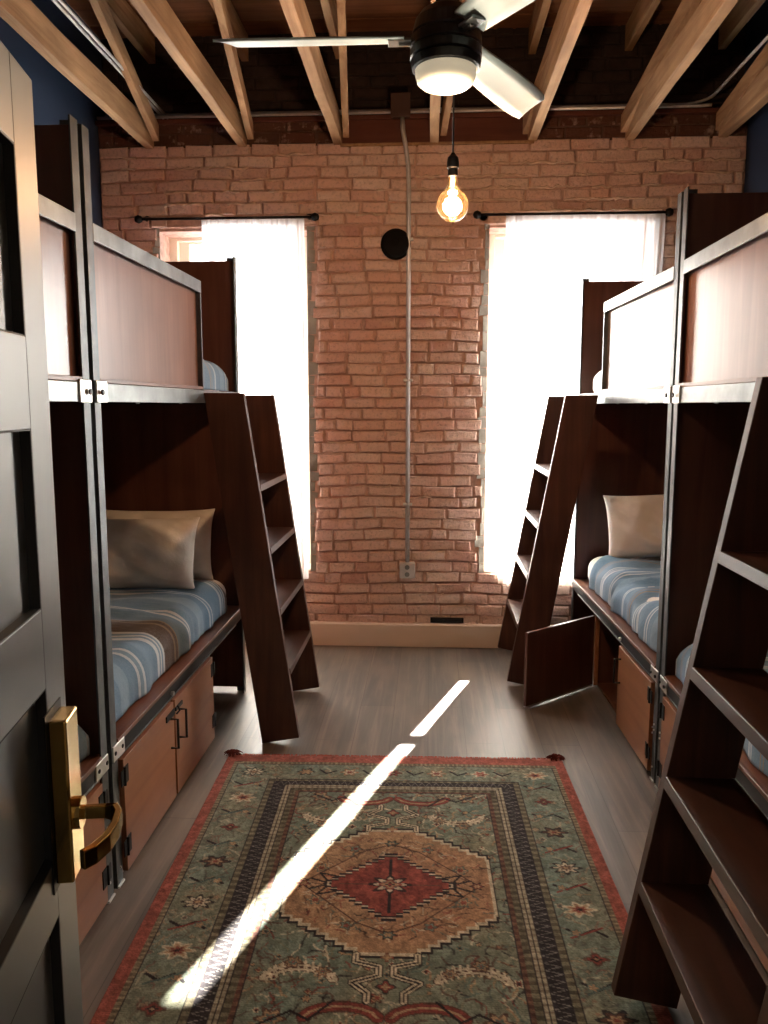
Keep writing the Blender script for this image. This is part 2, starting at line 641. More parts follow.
# wall above the ledge, shade put into its dark colour, set back, plus the ledger
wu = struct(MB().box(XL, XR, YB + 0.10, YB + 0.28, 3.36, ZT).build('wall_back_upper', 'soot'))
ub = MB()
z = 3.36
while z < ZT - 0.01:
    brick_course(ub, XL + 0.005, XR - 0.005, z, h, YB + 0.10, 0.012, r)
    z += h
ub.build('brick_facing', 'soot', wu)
dark_lo = MB()
for z in (3.215, 3.2865):
    brick_course(dark_lo, XL + 0.005, -0.60, z, h, YB, 0.014, r)
    brick_course(dark_lo, 0.61, XR - 0.005, z, h, YB, 0.014, r)
MB().box(XL + 0.001, -0.571, YB - 0.004, YB, 3.206, 3.345).box(0.621, XR - 0.001, YB - 0.004, YB, 3.206, 3.345).build('mortar_bed', plain('dark mortar', (92, 68, 58), 0.95, 0, 0.3, 20, 0.6), wb)
dk = brick_mat('smoke stained brick', [(0, (88, 56, 46)), (0.5, (104, 70, 58)), (1, (78, 52, 44))], (92, 70, 60))  # darker brown tone for the top courses
dark_lo.build('brick_course_stained', dk, wb)
tr2 = struct(MB().box(XL, XR, YB - 0.05, YB + 0.10, 3.34, 3.365).build('trim_2', 'ledger', bevel=0.003))
struct(MB().box(-0.57, 0.58, YB - 0.035, YB, 3.205, 3.34).build('trim_3', 'ledger', bevel=0.003))
struct(MB().box(-0.57, 0.62, YB - 0.045, YB, 3.188, 3.203).build('trim_4', 'joist', bevel=0.002))
bb = MB().prism([(YB - 0.046, 0.002), (YB - 0.046, 0.15), (YB - 0.038, 0.16), (YB, 0.16), (YB, 0.002)], 'x', -1.95, XR - 0.01)
struct(bb.build('baseboard_back', 'offwhite', bevel=0.0015))

# windows: reveals are the wall thickness; frame, two sashes and panes
for i, (x0, x1, z0, z1) in enumerate(WIN):
    root = struct(empty('window_%d' % (i + 1), ((x0 + x1) / 2, YB + 0.2, z0)))
    cx = (x0 + x1) / 2
    hw = (x1 - x0) / 2
    H_ = z1 - z0
    f = MB()
    f.box(-hw, -hw + 0.05, 0, 0.08, 0, H_).box(hw - 0.05, hw, 0, 0.08, 0, H_).box(-hw + 0.05, hw - 0.05, 0, 0.08, H_ - 0.02, H_).box(-hw + 0.05, hw - 0.05, 0, 0.08, 0, 0.035)
    f.build('window_frame', 'offwhite', root, 0.003)
    mz = 1.33 - z0
    for nm, a, b, yy in (('lower', 0.035, mz + 0.02, 0.01), ('upper', mz - 0.02, H_ - 0.02, 0.045)):
        s = MB()
        X = hw - 0.05
        s.box(-X, -X + 0.07, yy, yy + 0.03, a, b).box(X - 0.07, X, yy, yy + 0.03, a, b)
        s.box(-X + 0.07, X - 0.07, yy, yy + 0.03, a, a + 0.04).box(-X + 0.07, X - 0.07, yy, yy + 0.03, b - (0.04 if nm == 'lower' else 0.012), b)
        so = s.build('sash', 'offwhite', root, 0.002)
        MB().box(-X + 0.06, X - 0.06, yy + 0.012, yy + 0.016, a + 0.03, b - 0.03).build('pane', 'glass', so)
    MB().box(-hw + 0.0, hw - 0.0, -0.2, 0.0, -0.012, 0.012).build('window_sill', 'offwhite', root, 0.003)
    # wooden lintel showing above the opening
    MB().box(-hw - 0.10, hw + 0.08, -0.222, -0.195, H_ + 0.02, H_ + 0.09).build('lintel', 'mortar', root, 0.004)

# ------------------------------------------------------------------ curtains and rods
def curtain(name, x0, x1, zt, zb, yc, folds, lab, top_w=1.0, spread=0.0):
    nu, nv = 150, 40
    P = []
    for a in range(nu):
        u = a / (nu - 1)
        for b in range(nv):
            v = b / (nv - 1)
            am = 0.010 + 0.008 * v
            ph = folds * 2 * math.pi * u
            yy = yc + am * math.sin(ph + 0.6 * math.sin(3 * v + u * 4)) + 0.006 * math.sin(ph * 2.3 + 1)
            if v < 0.04:
                yy = yc + 0.35 * (yy - yc)
            x = x0 + (x1 - x0) * u + 0.004 * math.sin(ph * 1.7 + 5 * v)
            x += spread * (u) * v
            P.append((x, yy, zt - (zt - zb) * v + 0.006 * math.sin(ph) * (1 if v == 0 else 0)))
    o = MB().grid(P, nu, nv).build(name, 'curtain', smooth=True, fix=False)
    tag(o, lab, 'curtain', 'sheer curtains over the windows')
    return o


RODY = YB - 0.062
curtain('sheer_curtain', -1.45, -0.80, 2.765, 0.46, RODY + 0.004, 9, 'sheer white curtain drawn part way across the left window', spread=0.0)
curtain('sheer_curtain', 0.455, 1.42, 2.765, 0.44, RODY + 0.004, 13, 'sheer white curtain covering the window beside the right bunk', spread=-0.06)


def rod(x0, x1, lab):
    root = empty('curtain_rod', ((x0 + x1) / 2, RODY, 2.765))
    hw = (x1 - x0) / 2
    MB().tube([(-hw, 0, 0), (hw, 0, 0)], 0.008, 12).build('rod', 'black', root, smooth=True)
    for s in (-1, 1):
        MB().tube([(s * (hw - 0.03), 0, 0), (s * (hw - 0.03), 0.046, 0)], 0.008, 10).lathe([(0.028, 0.040), (0.028, 0.046)], (s * (hw - 0.03), 0, 0), 20, 'y').build('bracket', 'black', root)
        MB().lathe([(0.001, -0.026), (0.018, -0.02), (0.026, 0), (0.018, 0.02), (0.001, 0.026)], (s * (hw + 0.012), 0, 0), 16, 'x').build('finial', 'black', root, smooth=True)
    return tag(root, lab, 'curtain rod', 'curtain rods over the windows')


rod(-1.84, -0.74, 'black curtain rod mounted over the left window')
rod(0.29, 1.43, 'black curtain rod mounted over the right window')

# ------------------------------------------------------------------ ceiling timbers
JX = [-1.78, -1.186, -0.588, 0.01, 0.605, 1.19, 1.75]
place = ['leftmost, beside the left navy wall', 'second from the left navy wall', 'third from the left navy wall', 'middle one, passing behind the fan motor',
         'just right of the ceiling fan', 'second from the right navy wall', 'rightmost, beside the right navy wall']


def warp_beam(x0, x1, y0, y1, z0, z1, n=12, amp=0.004, end=None):
    mb = MB()
    rr = random.Random(int(x0 * 1000))
    rows = []
    for k in range(n + 1):
        t = k / n
        yy = y0 + (y1 - y0) * t
        dx = rr.uniform(-amp, amp)
        dz = rr.uniform(-amp, amp)
        zt0 = z0
        if end and k >= n - 1:
            zt0 = z0 + (0.0 if k == n - 1 else end)
        rows.append([(x0 + dx, yy, zt0 + dz), (x1 + dx, yy, zt0 + dz), (x1 + dx, yy, z1), (x0 + dx, yy, z1)])
    i = len(mb.v)
    for rw in rows:
        mb.v += rw
    for k in range(n):
        for j in range(4):
            j2 = (j + 1) % 4
            mb.f.append((i + k * 4 + j, i + k * 4 + j2, i + k * 4 + 4 + j2, i + k * 4 + 4 + j))
    mb.f.append((i, i + 1, i + 2, i + 3))
    mb.f.append(tuple(i + n * 4 + k for k in (3, 2, 1, 0)))
    return mb


for x, pl in zip(JX, place):
    o = warp_beam(x - 0.025, x + 0.03, YF + 0.001, YB - 0.022, 3.2, 3.345).build('ceiling_joist', 'joist', bevel=0.003)
    tag(o, 'rough sawn ceiling joist, ' + pl, 'joist', 'exposed ceiling joists')
for x, pl in zip(JX, place):
    o = warp_beam(x - 0.02, x + 0.025, YF + 0.001, YB + 0.085, 3.745, ZT - 0.001).build('roof_joist', 'joist', bevel=0.003)
    tag(o, 'upper roof joist under the roof boards, ' + pl, 'joist', 'upper roof joists')
for x, pl, off in zip(JX, place, (0.055, 0.055, 0.05, 0.05, -0.045, -0.045, -0.045)):
    mb = MB()
    t0, t1 = 0.06, 2.0
    k, a = 0.25, 0.085
    wd, hg = 0.04, 0.10
    P = []
    for t in (t0, t1):
        xx, yy, zz = x + off + a * t, YB - t, 3.215 + k * t
        P += [(xx - wd / 2, yy, zz), (xx + wd / 2, yy, zz), (xx + wd / 2, yy, zz + hg), (xx - wd / 2, yy, zz + hg)]
    mb.hexa(P)
    o = mb.build('roof_rafter', 'joist', bevel=0.003)
    tag(o, 'sloping rafter, ' + pl, 'rafter', 'sloping rafters')

# conduits, boxes and vent on the brick wall
c1 = MB()
c1.tube([(XL + 0.02, YB - 0.058, 3.375), (1.60, YB - 0.058, 3.375), (1.66, YB - 0.07, 3.375)], 0.0095, 10)
o = c1.build('electrical_conduit', 'galv', smooth=True)
tag(o, 'shiny straight metal conduit running along the top of the brick wall', 'conduit')
c2 = [(XL + 0.02, YB + 0.07, 3.43), (1.45, YB + 0.07, 3.43)]
for k in range(7):
    a = k / 6 * math.pi / 2
    c2.append((1.50 + 0.15 * math.sin(a) + .02, YB - 0.08 + 0.15 * math.cos(a), 3.43 - 0.0 * k))
c2 += [(1.67, 3.2, 3.42), (1.67, 1.0, 3.42)]
o = MB().tube(c2, 0.009, 10).build('electrical_conduit', 'galv', smooth=True)
tag(o, 'thin metal conduit bending off the wall along the right ceiling joist', 'conduit')
for dx, lab in ((0.0, 'metal conduit on the leftmost joist, outer of the pair'), (0.028, 'metal conduit on the leftmost joist, inner of the pair')):
    o = MB().tube([(-1.70 + dx, YB + 0.03, 3.40), (-1.70 + dx, 1.0, 3.40)], 0.0085, 10).build('electrical_conduit', 'galv', smooth=True)
    tag(o, lab, 'conduit', 'pair of conduits along the left joist')
o = MB().tube([(-2.09, 2.6, 3.12), (-1.98, 2.95, 3.17), (-1.86, 3.2, 3.22), (-1.82, 3.4, 3.36)], 0.007, 8).build('electrical_cable', 'galv', smooth=True)
tag(o, 'pale cable curving from the left navy wall to the first joist', 'cable')

jb = empty('junction_box', (-0.195, YB - 0.04, 3.34))
MB().box(-0.055, 0.055, -0.05, 0.0, 0, 0.13).build('box_body', 'boxbrown', jb, 0.004)
MB().box(-0.06, 0.06, -0.054, -0.05, -0.004, 0.134).build('cover_plate', 'boxbrown', jb, 0.002)
tag(jb, 'brown metal junction box at the top of the brick wall', 'junction box')
dn = [(-0.185, YB - 0.06, 3.34), (-0.182, YB - 0.06, 3.27), (-0.165, YB - 0.052, 3.18), (-0.15, YB - 0.032, 3.08), (-0.145, YB - 0.030, 2.95), (-0.145, YB - 0.030, 0.56)]
cd = MB().tube(dn, 0.0145, 12).build('electrical_conduit', 'galv', smooth=True)
tag(cd, 'vertical metal conduit down the middle of the brick wall to the outlet', 'conduit')
for zz in (2.62, 1.75, 0.95):
    MB().box(-0.175, -0.115, YB - 0.044, YB - 0.014, zz, zz + 0.018).build('conduit_strap', 'galv', cd, 0.003)
ob = empty('wall_outlet', (-0.145, YB - 0.016, 0.47))
MB().box(-0.052, 0.052, -0.045, 0, 0, 0.104).build('box_body', 'galv', ob, 0.008)
MB().box(-0.05, 0.05, -0.05, -0.045, 0.002, 0.102).build('cover_plate', 'galv', ob, 0.002)
for s in (-1, 1):
    MB().lathe([(0.016, -0.054), (0.016, -0.05)], (0, 0, 0.052 + s * 0.024), 16, 'y').build('socket', 'steel_raw', ob)
tag(ob, 'square metal outlet box at the foot of the vertical conduit', 'outlet')
vn = empty('wall_vent', (-0.225, YB - 0.03, 2.60))
MB().lathe([(0.083, 0.0), (0.083, -0.03), (0.076, -0.04), (0.02, -0.05), (0.001, -0.05)], (0, 0, 0), 32, 'y').build('vent_cap', 'matte', vn, smooth=False)
MB().lathe([(0.095, 0.0), (0.095, -0.008), (0.083, -0.010)], (0, 0, 0), 32, 'y').build('collar', 'matte', vn)
tag(vn, 'round black vent cap on the brick beside the vertical conduit', 'vent')
wr = empty('wall_register', (0.12, YB - 0.022, 0.168))
MB().box(-0.11, 0.11, -0.016, 0, 0, 0.034).build('grille_frame', 'black', wr, 0.002)
MB().box(-0.10, 0.10, -0.018, -0.016, 0.007, 0.014).box(-0.10, 0.10, -0.018, -0.016, 0.02, 0.027).build('slat', 'rubber', wr)
tag(wr, 'narrow black slot grille just above the baseboard', 'vent')

# ------------------------------------------------------------------ ceiling fan
FZ = 2.66
fan = empty('ceiling_fan', (0.035, 2.36, FZ - 0.20))
fp = MB().lathe([(0.05, 0.012), (0.066, 0.016), (0.079, 0.026), (0.084, 0.042), (0.085, 0.062)], (0, 0, 0), 40)
fp.build('light_diffuser', 'diffuser', fan, smooth=True)
hb = MB().lathe([(0.087, 0.058), (0.094, 0.06), (0.098, 0.08), (0.093, 0.084), (0.099, 0.088), (0.099, 0.108), (0.095, 0.112), (0.099, 0.116), (0.097, 0.14), (0.091, 0.145),
                 (0.094, 0.15), (0.085, 0.185), (0.07, 0.205), (0.05, 0.217), (0.03, 0.222), (0.026, 0.30)], (0, 0, 0), 40)
hb.build('motor_housing', 'rubber', fan, smooth=False)
MB().tube([(0, 0, 0.29), (0, 0, 0.76)], 0.013, 12).build('downrod', 'black', fan, smooth=True)
MB().lathe([(0.02, 0.70), (0.055, 0.72), (0.068, 0.77), (0.068, 0.787)], (0, 0, 0), 24).build('canopy', 'black', fan, smooth=True)
for k, ang in enumerate((181, 61, -59)):
    a = R(ang)
    mb = MB()
    nseg = 14
    P = []
    pitch = R(-16)
    for i in range(nseg):
        t = i / (nseg - 1)
        rr_ = 0.115 + t * 0.50
        hw = 0.048 + 0.018 * math.sin(min(1, t * 1.3) * math.pi / 2)
        if t > 0.9:
            hw *= 1 - (t - 0.9) * 1.5
        for s in (-1, -0.5, 0, 0.5, 1):
            for q in (0,):
                wy = s * hw
                P.append((rr_ + (0.02 * s if t > 0.95 else 0), wy * math.cos(pitch), 0.142 + wy * math.sin(pitch) + 0.004 * (1 - s * s)))
    mb.grid(P, nseg, 5)
    b = mb.build('blade', 'fanwhite', fan, smooth=True)
    b.rotation_euler = (0, 0, a)
    sd_ = b.modifiers.new('solid', 'SOLIDIFY')
    sd_.thickness = 0.007
    ir = MB().box(0.085, 0.16, -0.022, 0.022, 0.128, 0.136).tube([(0.085, 0, 0.132), (0.13, 0, 0.132)], 0.011, 8).build('blade_iron', 'steel_raw', b, 0.002)
fl_ = bpy.data.lights.new('fan_light', 'POINT')
fl_.energy = FAN
fl_.color = (1.0, 0.8, 0.58)
fl_.shadow_soft_size = 0.05
flo = bpy.data.objects.new('fan_light', fl_)
COL.objects.link(flo)
flo.location = (0.035, 2.36, FZ - 0.26)
tag(fan, 'ceiling fan with three pale blades, black motor and cream light', 'ceiling fan')

# pendant bulb
pb = empty('pendant_bulb', (0.078, 3.2, 2.30))
MB().tube([(0, 0, 0.245), (0, 0, 0.7), (0.0, 0, 0.905)], 0.0035, 8).build('cord', 'rubber', pb, smooth=True)
MB().lathe([(0.006, 0.25), (0.012, 0.24), (0.02, 0.232), (0.023, 0.215), (0.023, 0.195), (0.019, 0.19), (0.019, 0.165)], (0, 0, 0), 24).build('lamp_socket', 'black', pb)
gp = []
for k in range(19):
    a = -math.pi / 2 + k / 18 * (math.pi * 0.93)
    gp.append((max(0.0005, 0.061 * math.cos(a)), 0.063 + 0.061 * math.sin(a)))
gp = [p for p in gp if p[1] < 0.118]
gp += [(0.024, 0.126), (0.018, 0.142), (0.017, 0.165)]
MB().lathe(gp, (0, 0, -0.005), 36).build('bulb_glass', 'amberglass', pb, smooth=True)
fl = MB()
for k in range(6):
    a = k * math.pi / 3
    fl.tube([(0.011 * math.cos(a), 0.011 * math.sin(a), 0.115), (0.013 * math.cos(a + .4), 0.013 * math.sin(a + .4), 0.025)], 0.0014, 6)
fl.build('filament', 'filament', pb)
MB().tube([(0, 0, 0.165), (0, 0, 0.11)], 0.006, 8, [0.01, 0.005]).build('stem', 'diffuser', pb)
tag(pb, 'glowing amber globe bulb hanging on a thin cord', 'pendant light')
pl = bpy.data.lights.new('bulb_light', 'POINT')
pl.energy = BULB
pl.color = (1.0, 0.96, 0.9)
pl.shadow_soft_size = 0.045
plo = bpy.data.objects.new('bulb_light', pl)
COL.objects.link(plo)
plo.location = (0.078, 3.2, 2.365)

# ------------------------------------------------------------------ bunks
ZRIM, ZBEAM, ZRAIL, ZPOST = 0.50, 1.61, 2.15, 2.42


def make_bunk(name, ox, oy, sx, sy, depth, L, lab, open_door=False, rz=0.0, rail_len=1.20):
    root = empty(name, (ox, oy, 0), rz)

    def X(a):
        return a * sx

    def Y(b):
        return b * sy

    def bx(mb, a0, a1, b0, b1, z0, z1):
        return mb.box(X(a0), X(a1), Y(b0), Y(b1), z0, z1)

    t = 0.006
    # L section posts
    for (b, d) in ((0, 1), (L, -1)):
        for (a, e) in ((0, 1), (depth, -1)):
            if b == L and a == 0:
                ht = 2.37
            else:
                ht = ZPOST
            m = MB()
            bx(m, a, a + e * t, b, b + d * 0.048, 0, ht)
            bx(m, a + e * t, a + e * 0.05, b, b + d * t, 0, ht)
            m.build('post', 'steel', root, 0.0012)
    # end panels between posts
    for nm, b, d, ht in (('end_panel', 0.008, 1, 2.40), ('end_panel', L - 0.008, -1, 2.35)):
        m = MB()
        bx(m, 0.012, depth - 0.012, b, b + d * 0.018, 0.03, ht)
        e = m.build(nm, 'bunkdark', root, 0.0015)
        m = MB()
        bx(m, 0.05, depth - 0.05, b - d * 0.006, b, 0.03, 0.055)
        m.build('bottom_angle', 'steel_raw', e)
    m = MB()
    bx(m, depth - 0.014, depth - 0.002, 0.03, L - 0.03, 0.42, 2.36)
    m.build('back_panel', 'bunkdark', root)
    # decks
    m = MB()
    bx(m, 0.012, depth - 0.016, 0.028, L - 0.028, ZRIM - 0.018, ZRIM - 0.001)
    m.build('lower_deck', 'rim', root)
    m = MB()
    bx(m, 0.012, depth - 0.016, 0.028, L - 0.028, ZBEAM + 0.035, ZBEAM + 0.053)
    m.build('upper_deck', 'bunkdark', root)
    for b in (0.4, 0.9, 1.4):
        m = MB()
        bx(m, 0.02, depth - 0.02, b, b + 0.04, ZBEAM - 0.005, ZBEAM + 0.033)
        m.build('deck_support', 'black', root)
    # lower rim: wooden lip over a dark steel strip
    m = MB()
    bx(m, -0.004, 0.012, 0.05, L - 0.01, ZRIM - 0.014, ZRIM + 0.002)
    m.build('deck_lip', 'rim', root, 0.002)
    m = MB()
    bx(m, 0.0, 0.008, 0.05, L - 0.03, ZRIM - 0.062, ZRIM - 0.015)
    m.build('steel_strip', 'black', root, 0.001)
    m = MB()
    bx(m, -0.003, 0.0, 0.05, L - 0.2, ZRIM - 0.066, ZRIM - 0.061)
    m.build('strip_edge', 'steel_raw', root)
    m = MB()
    bx(m, -0.006, 0.0, 0.005, 0.10, ZRIM - 0.06, ZRIM - 0.008)
    br = m.build('corner_bracket', 'bolt', root, 0.002)
    for b in (0.02, 0.08):
        MB().lathe([(0.007, -0.006), (0.007, 0)], (X(-0.008), Y(b), ZRIM - 0.034), 10, 'x').build('bolt', 'black', br)
    # upper beam
    m = MB()
    bx(m, -0.002, 0.006, 0.002 + 0.048, L - 0.048, ZBEAM, ZBEAM + 0.058)
    bx(m, 0.006, 0.05, 0.048, L - 0.048, ZBEAM, ZBEAM + 0.006)
    m.build('upper_beam', 'steel_raw', root, 0.0015)
    m = MB()
    bx(m, -0.008, 0.0, 0.004, 0.085, ZBEAM - 0.002, ZBEAM + 0.066)
    br = m.build('corner_bracket', 'bolt', root, 0.002)
    m = MB()
    m.lathe([(0.009, -0.006), (0.009, 0)], (X(-0.012) + (0.006 if sx < 0 else 0), Y(0.03), ZBEAM + 0.03), 12, 'x')
    m.build('bolt', 'black', br)
    # guard panel in steel frame
    m = MB()
    bx(m, -0.002, 0.006, 0.046, rail_len, ZRAIL - 0.052, ZRAIL)
    bx(m, 0.006, 0.05, 0.046, rail_len, ZRAIL - 0.006, ZRAIL)
    tr = m.build('top_rail', 'steel_raw', root, 0.0015)
    m = MB()
    bx(m, -0.001, 0.006, rail_len - 0.012, rail_len, ZBEAM + 0.058, ZRAIL - 0.052)
    bx(m, 0.006, 0.045, rail_len - 0.006, rail_len, ZBEAM + 0.058, ZRAIL - 0.006)
    m.build('guard_post', 'steel', root, 0.001)
    m = MB()
    bx(m, 0.022, 0.036, 0.022, rail_len - 0.008, ZBEAM + 0.075, ZRAIL - 0.03)
    m.build('guard_panel', 'panel', root, 0.001)
    m = MB()
    bx(m, 0.0, 0.022, 0.05, rail_len - 0.006, ZBEAM + 0.06, ZBEAM + 0.074)
    m.build('panel_ledge', 'rim', root, 0.001)
    # cabinet under the lower bed
    m = MB()
    bx(m, 0.03, depth - 0.02, 0.03, 0.046, 0.012, ZRIM - 0.07)
    bx(m, 0.03, depth - 0.02, 1.185, 1.20, 0.012, ZRIM - 0.07)
    bx(m, 0.6, 0.612, 0.046, 1.185, 0.012, ZRIM - 0.07)
    bx(m, 0.03, 0.6, 0.046, 1.185, 0.012, 0.024)
    bx(m, 0.03, 0.6, 0.602, 0.614, 0.024, ZRIM - 0.07)
    m.build('cabinet_body', 'bunkdark', root, 0.001)
    for c0, c1 in ((0.048, 0.08), (0.598, 0.622), (1.165, 1.2)):
        bx(MB_ := MB(), 0.008, 0.03, c0, c1, 0.015, ZRIM - 0.066)
        MB_.build('face_stile', 'cabinet', root, 0.001)

    def door(b0, b1, hinge_b, handle_b, is_open):
        w_ = b1 - b0
        hd = 1 if hinge_b == b1 else -1            # hinge on the far or the near end
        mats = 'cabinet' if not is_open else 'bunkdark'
        m = MB()
        m.box(0, X(0.018), 0, Y(-hd * w_), 0.0, 0.40)
        d = m.build('cabinet_door', 'cabinet', root, 0.0015)
        d.location = (X(-0.006 - 0.004), Y(hinge_b), 0.022)
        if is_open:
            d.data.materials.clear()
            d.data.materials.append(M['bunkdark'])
        hm = MB()
        hb_ = -hd * (w_ - 0.045)
        hm.tube([(X(0), Y(hb_), 0.225), (X(-0.03), Y(hb_), 0.225), (X(-0.03), Y(hb_), 0.345), (X(0), Y(hb_), 0.345)], 0.005, 8)
        hm.build('handle', 'black', d)
        for zz in (0.06, 0.31):
            q = MB()
            e0 = -0.022 if hd > 0 else -0.002
            q.box(X(-0.003), X(0.0), Y(-hd * 0.004), Y(-hd * 0.036), zz, zz + 0.062)
            q.box(X(-0.003), X(0.0), Y(hd * 0.004), Y(hd * 0.028), zz + 0.004, zz + 0.058)
            q.tube([(X(-0.004), 0, zz - 0.002), (X(-0.004), 0, zz + 0.064)], 0.005, 8)
            q.build('hinge', 'black', d, 0.001)
        if is_open:
            q = MB()
            q.box(X(0.0), X(0.019), Y(0), Y(-hd * w_), -0.008, 0.0)
            q.build('edge_strip', 'bolt', d)
        return d

    door(0.07, 0.60, 0.07, 0.55, False)
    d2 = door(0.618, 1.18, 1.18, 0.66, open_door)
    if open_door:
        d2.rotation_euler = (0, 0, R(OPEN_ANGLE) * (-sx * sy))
    # hasp and lock tongue across the two doors
    if not open_door:
        m = MB()
        bx(m, -0.016, -0.010, 0.50, 0.60, 0.372, 0.396)
        bx(m, -0.016, -0.010, 0.615, 0.70, 0.376, 0.392)
        m.lathe([(0.008, -0.008), (0.008, 0)], (X(-0.016), Y(0.53), 0.384), 10, 'x')
        m.tube([(X(-0.02), Y(0.60), 0.37), (X(-0.032), Y(0.61), 0.384), (X(-0.02), Y(0.62), 0.398)], 0.004, 6)
        m.build('hasp', 'black', root, 0.001)
    m = MB()
    m.lathe([(0.007, -0.012), (0.009, -0.006), (0.009, 0)], (X(0) - (0.0 if sx > 0 else -0.012), Y(0.605), ZRIM - 0.045), 10, 'x')
    m.build('catch', 'bolt', root)
    # bolts and floor foot on the near post
    for zz in (0.225, 0.25, 0.06):
        MB().lathe([(0.0045, -0.004), (0.0045, 0.002)], (X(-0.001), Y(0.03), zz), 8, 'x').build('bolt', 'bolt', root)
    for zz in (0.2, 0.225):
        MB().lathe([(0.0045, -0.004), (0.0045, 0.002)], (X(0.004), Y(0.062), zz), 8, 'x').build('bolt', 'bolt', root)
    m = MB()
    bx(m, -0.006, 0.045, 0.002, 0.05, 0.0, 0.007)
    m.build('foot_plate', 'bolt', root, 0.001)
    tag(root, lab, 'bunk bed', 'steel framed bunk beds')
    return root


OPEN_ANGLE = 50
LD, RD = 1.06, 0.90
B_LF = make_bunk('bunk_bed', -1.03, 2.425, -1, 1, LD, 1.88, 'far left steel and plywood bunk bed, with amber cabinets shut under its lower bed')
B_LN = make_bunk('bunk_bed', -1.03, 2.395, -1, -1, LD, 1.88, 'near left bunk bed, mostly hidden behind the open charcoal door')
RROT = R(1.5)
B_RF = make_bunk('bunk_bed', 0.965, 3.295, 1, 1, RD - 0.02, 1.82, 'far right bunk bed with one of its lower cabinet doors swung open', True, RROT)
B_RN = make_bunk('bunk_bed', 0.965, 3.268, 1, -1, RD, 1.88, 'near right bunk bed, behind the large ladder in the foreground')

# ------------------------------------------------------------------ bedding
def mattress(parent_bunk, name, sx, sy, a0, a1, b0, b1, zb, th, lab, seed=1, drape=True, group='bunk mattresses'):
    """soft box with rounded edges, world placed from the bunk's frame"""
    mw = Matrix.Translation(parent_bunk.location) @ Matrix.Rotation(parent_bunk.rotation_euler[2], 4, 'Z')
    m = MB()
    nx, ny = 24, 44
    rad = th * 0.48

    def prof(t, W):
        # perimeter param across the bed (x): bottom front -> up -> over -> down at back
        return t

    pts = []
    cross = []
    for k in range(9):
        a = math.pi / 2 * k / 8
        cross.append((rad - rad * math.cos(a), th - rad + rad * math.sin(a)))
    W = a1 - a0
    sec = [(0.012, 0.0), (0.0, 0.03)] + cross + [(W * q, th) for q in (0.25, 0.4, 0.6, 0.75)] + [(W - c[0], c[1]) for c in reversed(cross)] + [(W, 0.03), (W - 0.012, 0.0)]
    P = []
    for j in range(ny):
        t = j / (ny - 1)
        b = b0 + (b1 - b0) * t
        e = min(b - b0, b1 - b)
        sh = 1.0
        inset = 0.0
        if e < rad:
            q = 1 - e / rad
            sh = math.sqrt(max(0.0, 1 - q * q))
            inset = 0.04 * q ** 3
        for (p, q) in sec:
            zz = q if q < th * 0.4 else th * 0.4 + (q - th * 0.4) * (0.25 + 0.75 * sh)
            pp = p + inset * (1 if p < W / 2 else -1)
            P.append(mw @ Vector(((a0 + pp) * sx, b * sy, zb + zz)))
    ns = len(sec)
    m.grid(P, ny, ns)
    m.f.append(tuple(range(ns)))
    m.f.append(tuple((ny - 1) * ns + k for k in reversed(range(ns))))
    o = m.build(name, 'linen', smooth=True)
    tag(o, lab, 'mattress', group)
    return o


def blanket(bunk, sx, sy, a0, a1, b0, b1, zb, th, lab, seed=1, phase=0.0, hang=0.02, period=0.62, wr=1.0, mat='blanket'):
    mw = Matrix.Translation(bunk.location) @ Matrix.Rotation(bunk.rotation_euler[2], 4, 'Z')
    g = 0.012
    rad = th * 0.48 + g
    W = a1 - a0
    sec = []
    for k in range(5):
        sec.append((-g, hang + (th - rad - hang) * k / 5))
    for k in range(9):
        a = math.pi / 2 * k / 8
        sec.append((-g + rad - rad * math.cos(a), th + g - rad + rad * math.sin(a)))
    for q in np.linspace(0.2, 0.97, 16):
        sec.append((W * q, th + g))
    ns = len(sec)
    ny = 90
    P = []
    uv = []
    rr = random.Random(seed)
    ph = [rr.uniform(0, 6.28) for _ in range(6)]
    for j in range(ny):
        t = j / (ny - 1)
        b = b0 + (b1 - b0) * t
        e = min(b - b0, b1 - b)
        q = max(0.0, 1 - e / rad)
        sh = math.sqrt(max(0.0, 1 - q * q))
        for i, (p, z_) in enumerate(sec):
            zz = z_
            top = min(1, max(0, (z_ - th * 0.4) / (th * 0.6)))
            if zz > th * 0.4:
                zz = th * 0.4 + (zz - th * 0.4) * (0.25 + 0.75 * sh)
            wv = 0.006 * math.sin(b * 17 + p * 5 + ph[0]) + 0.004 * math.sin(b * 31 - p * 13 + ph[1]) + 0.006 * math.sin(p * 11 + b * 4 + ph[2])
            wv += 0.012 * math.exp(-((b - (b0 + 0.62 * (b1 - b0)) + 0.12 * math.sin(p * 5)) / 0.035) ** 2)
            wv *= wr
            nz = wv * top + 0.003
            nx = -(abs(wv) + 0.002) * (1 - top)
            P.append(mw @ Vector(((a0 + p + nx) * sx, b * sy, zb + zz + nz)))
            uv.append((i / ns, b / period + phase + 0.012 * math.sin(p * 9 + ph[3])))
    m = MB()
    m.grid(P, ny, ns)
    o = m.build('blanket', mat, smooth=True, fix=False)
    ul = o.data.uv_layers.new(name='UVMap')
    for lp in o.data.loops:
        ul.data[lp.index].uv = uv[lp.vertex_index]
    s = o.modifiers.new('solid', 'SOLIDIFY')
    s.thickness = 0.006
    s.offset = 0
    tag(o, lab, 'blanket', 'striped blue blankets')
    return o


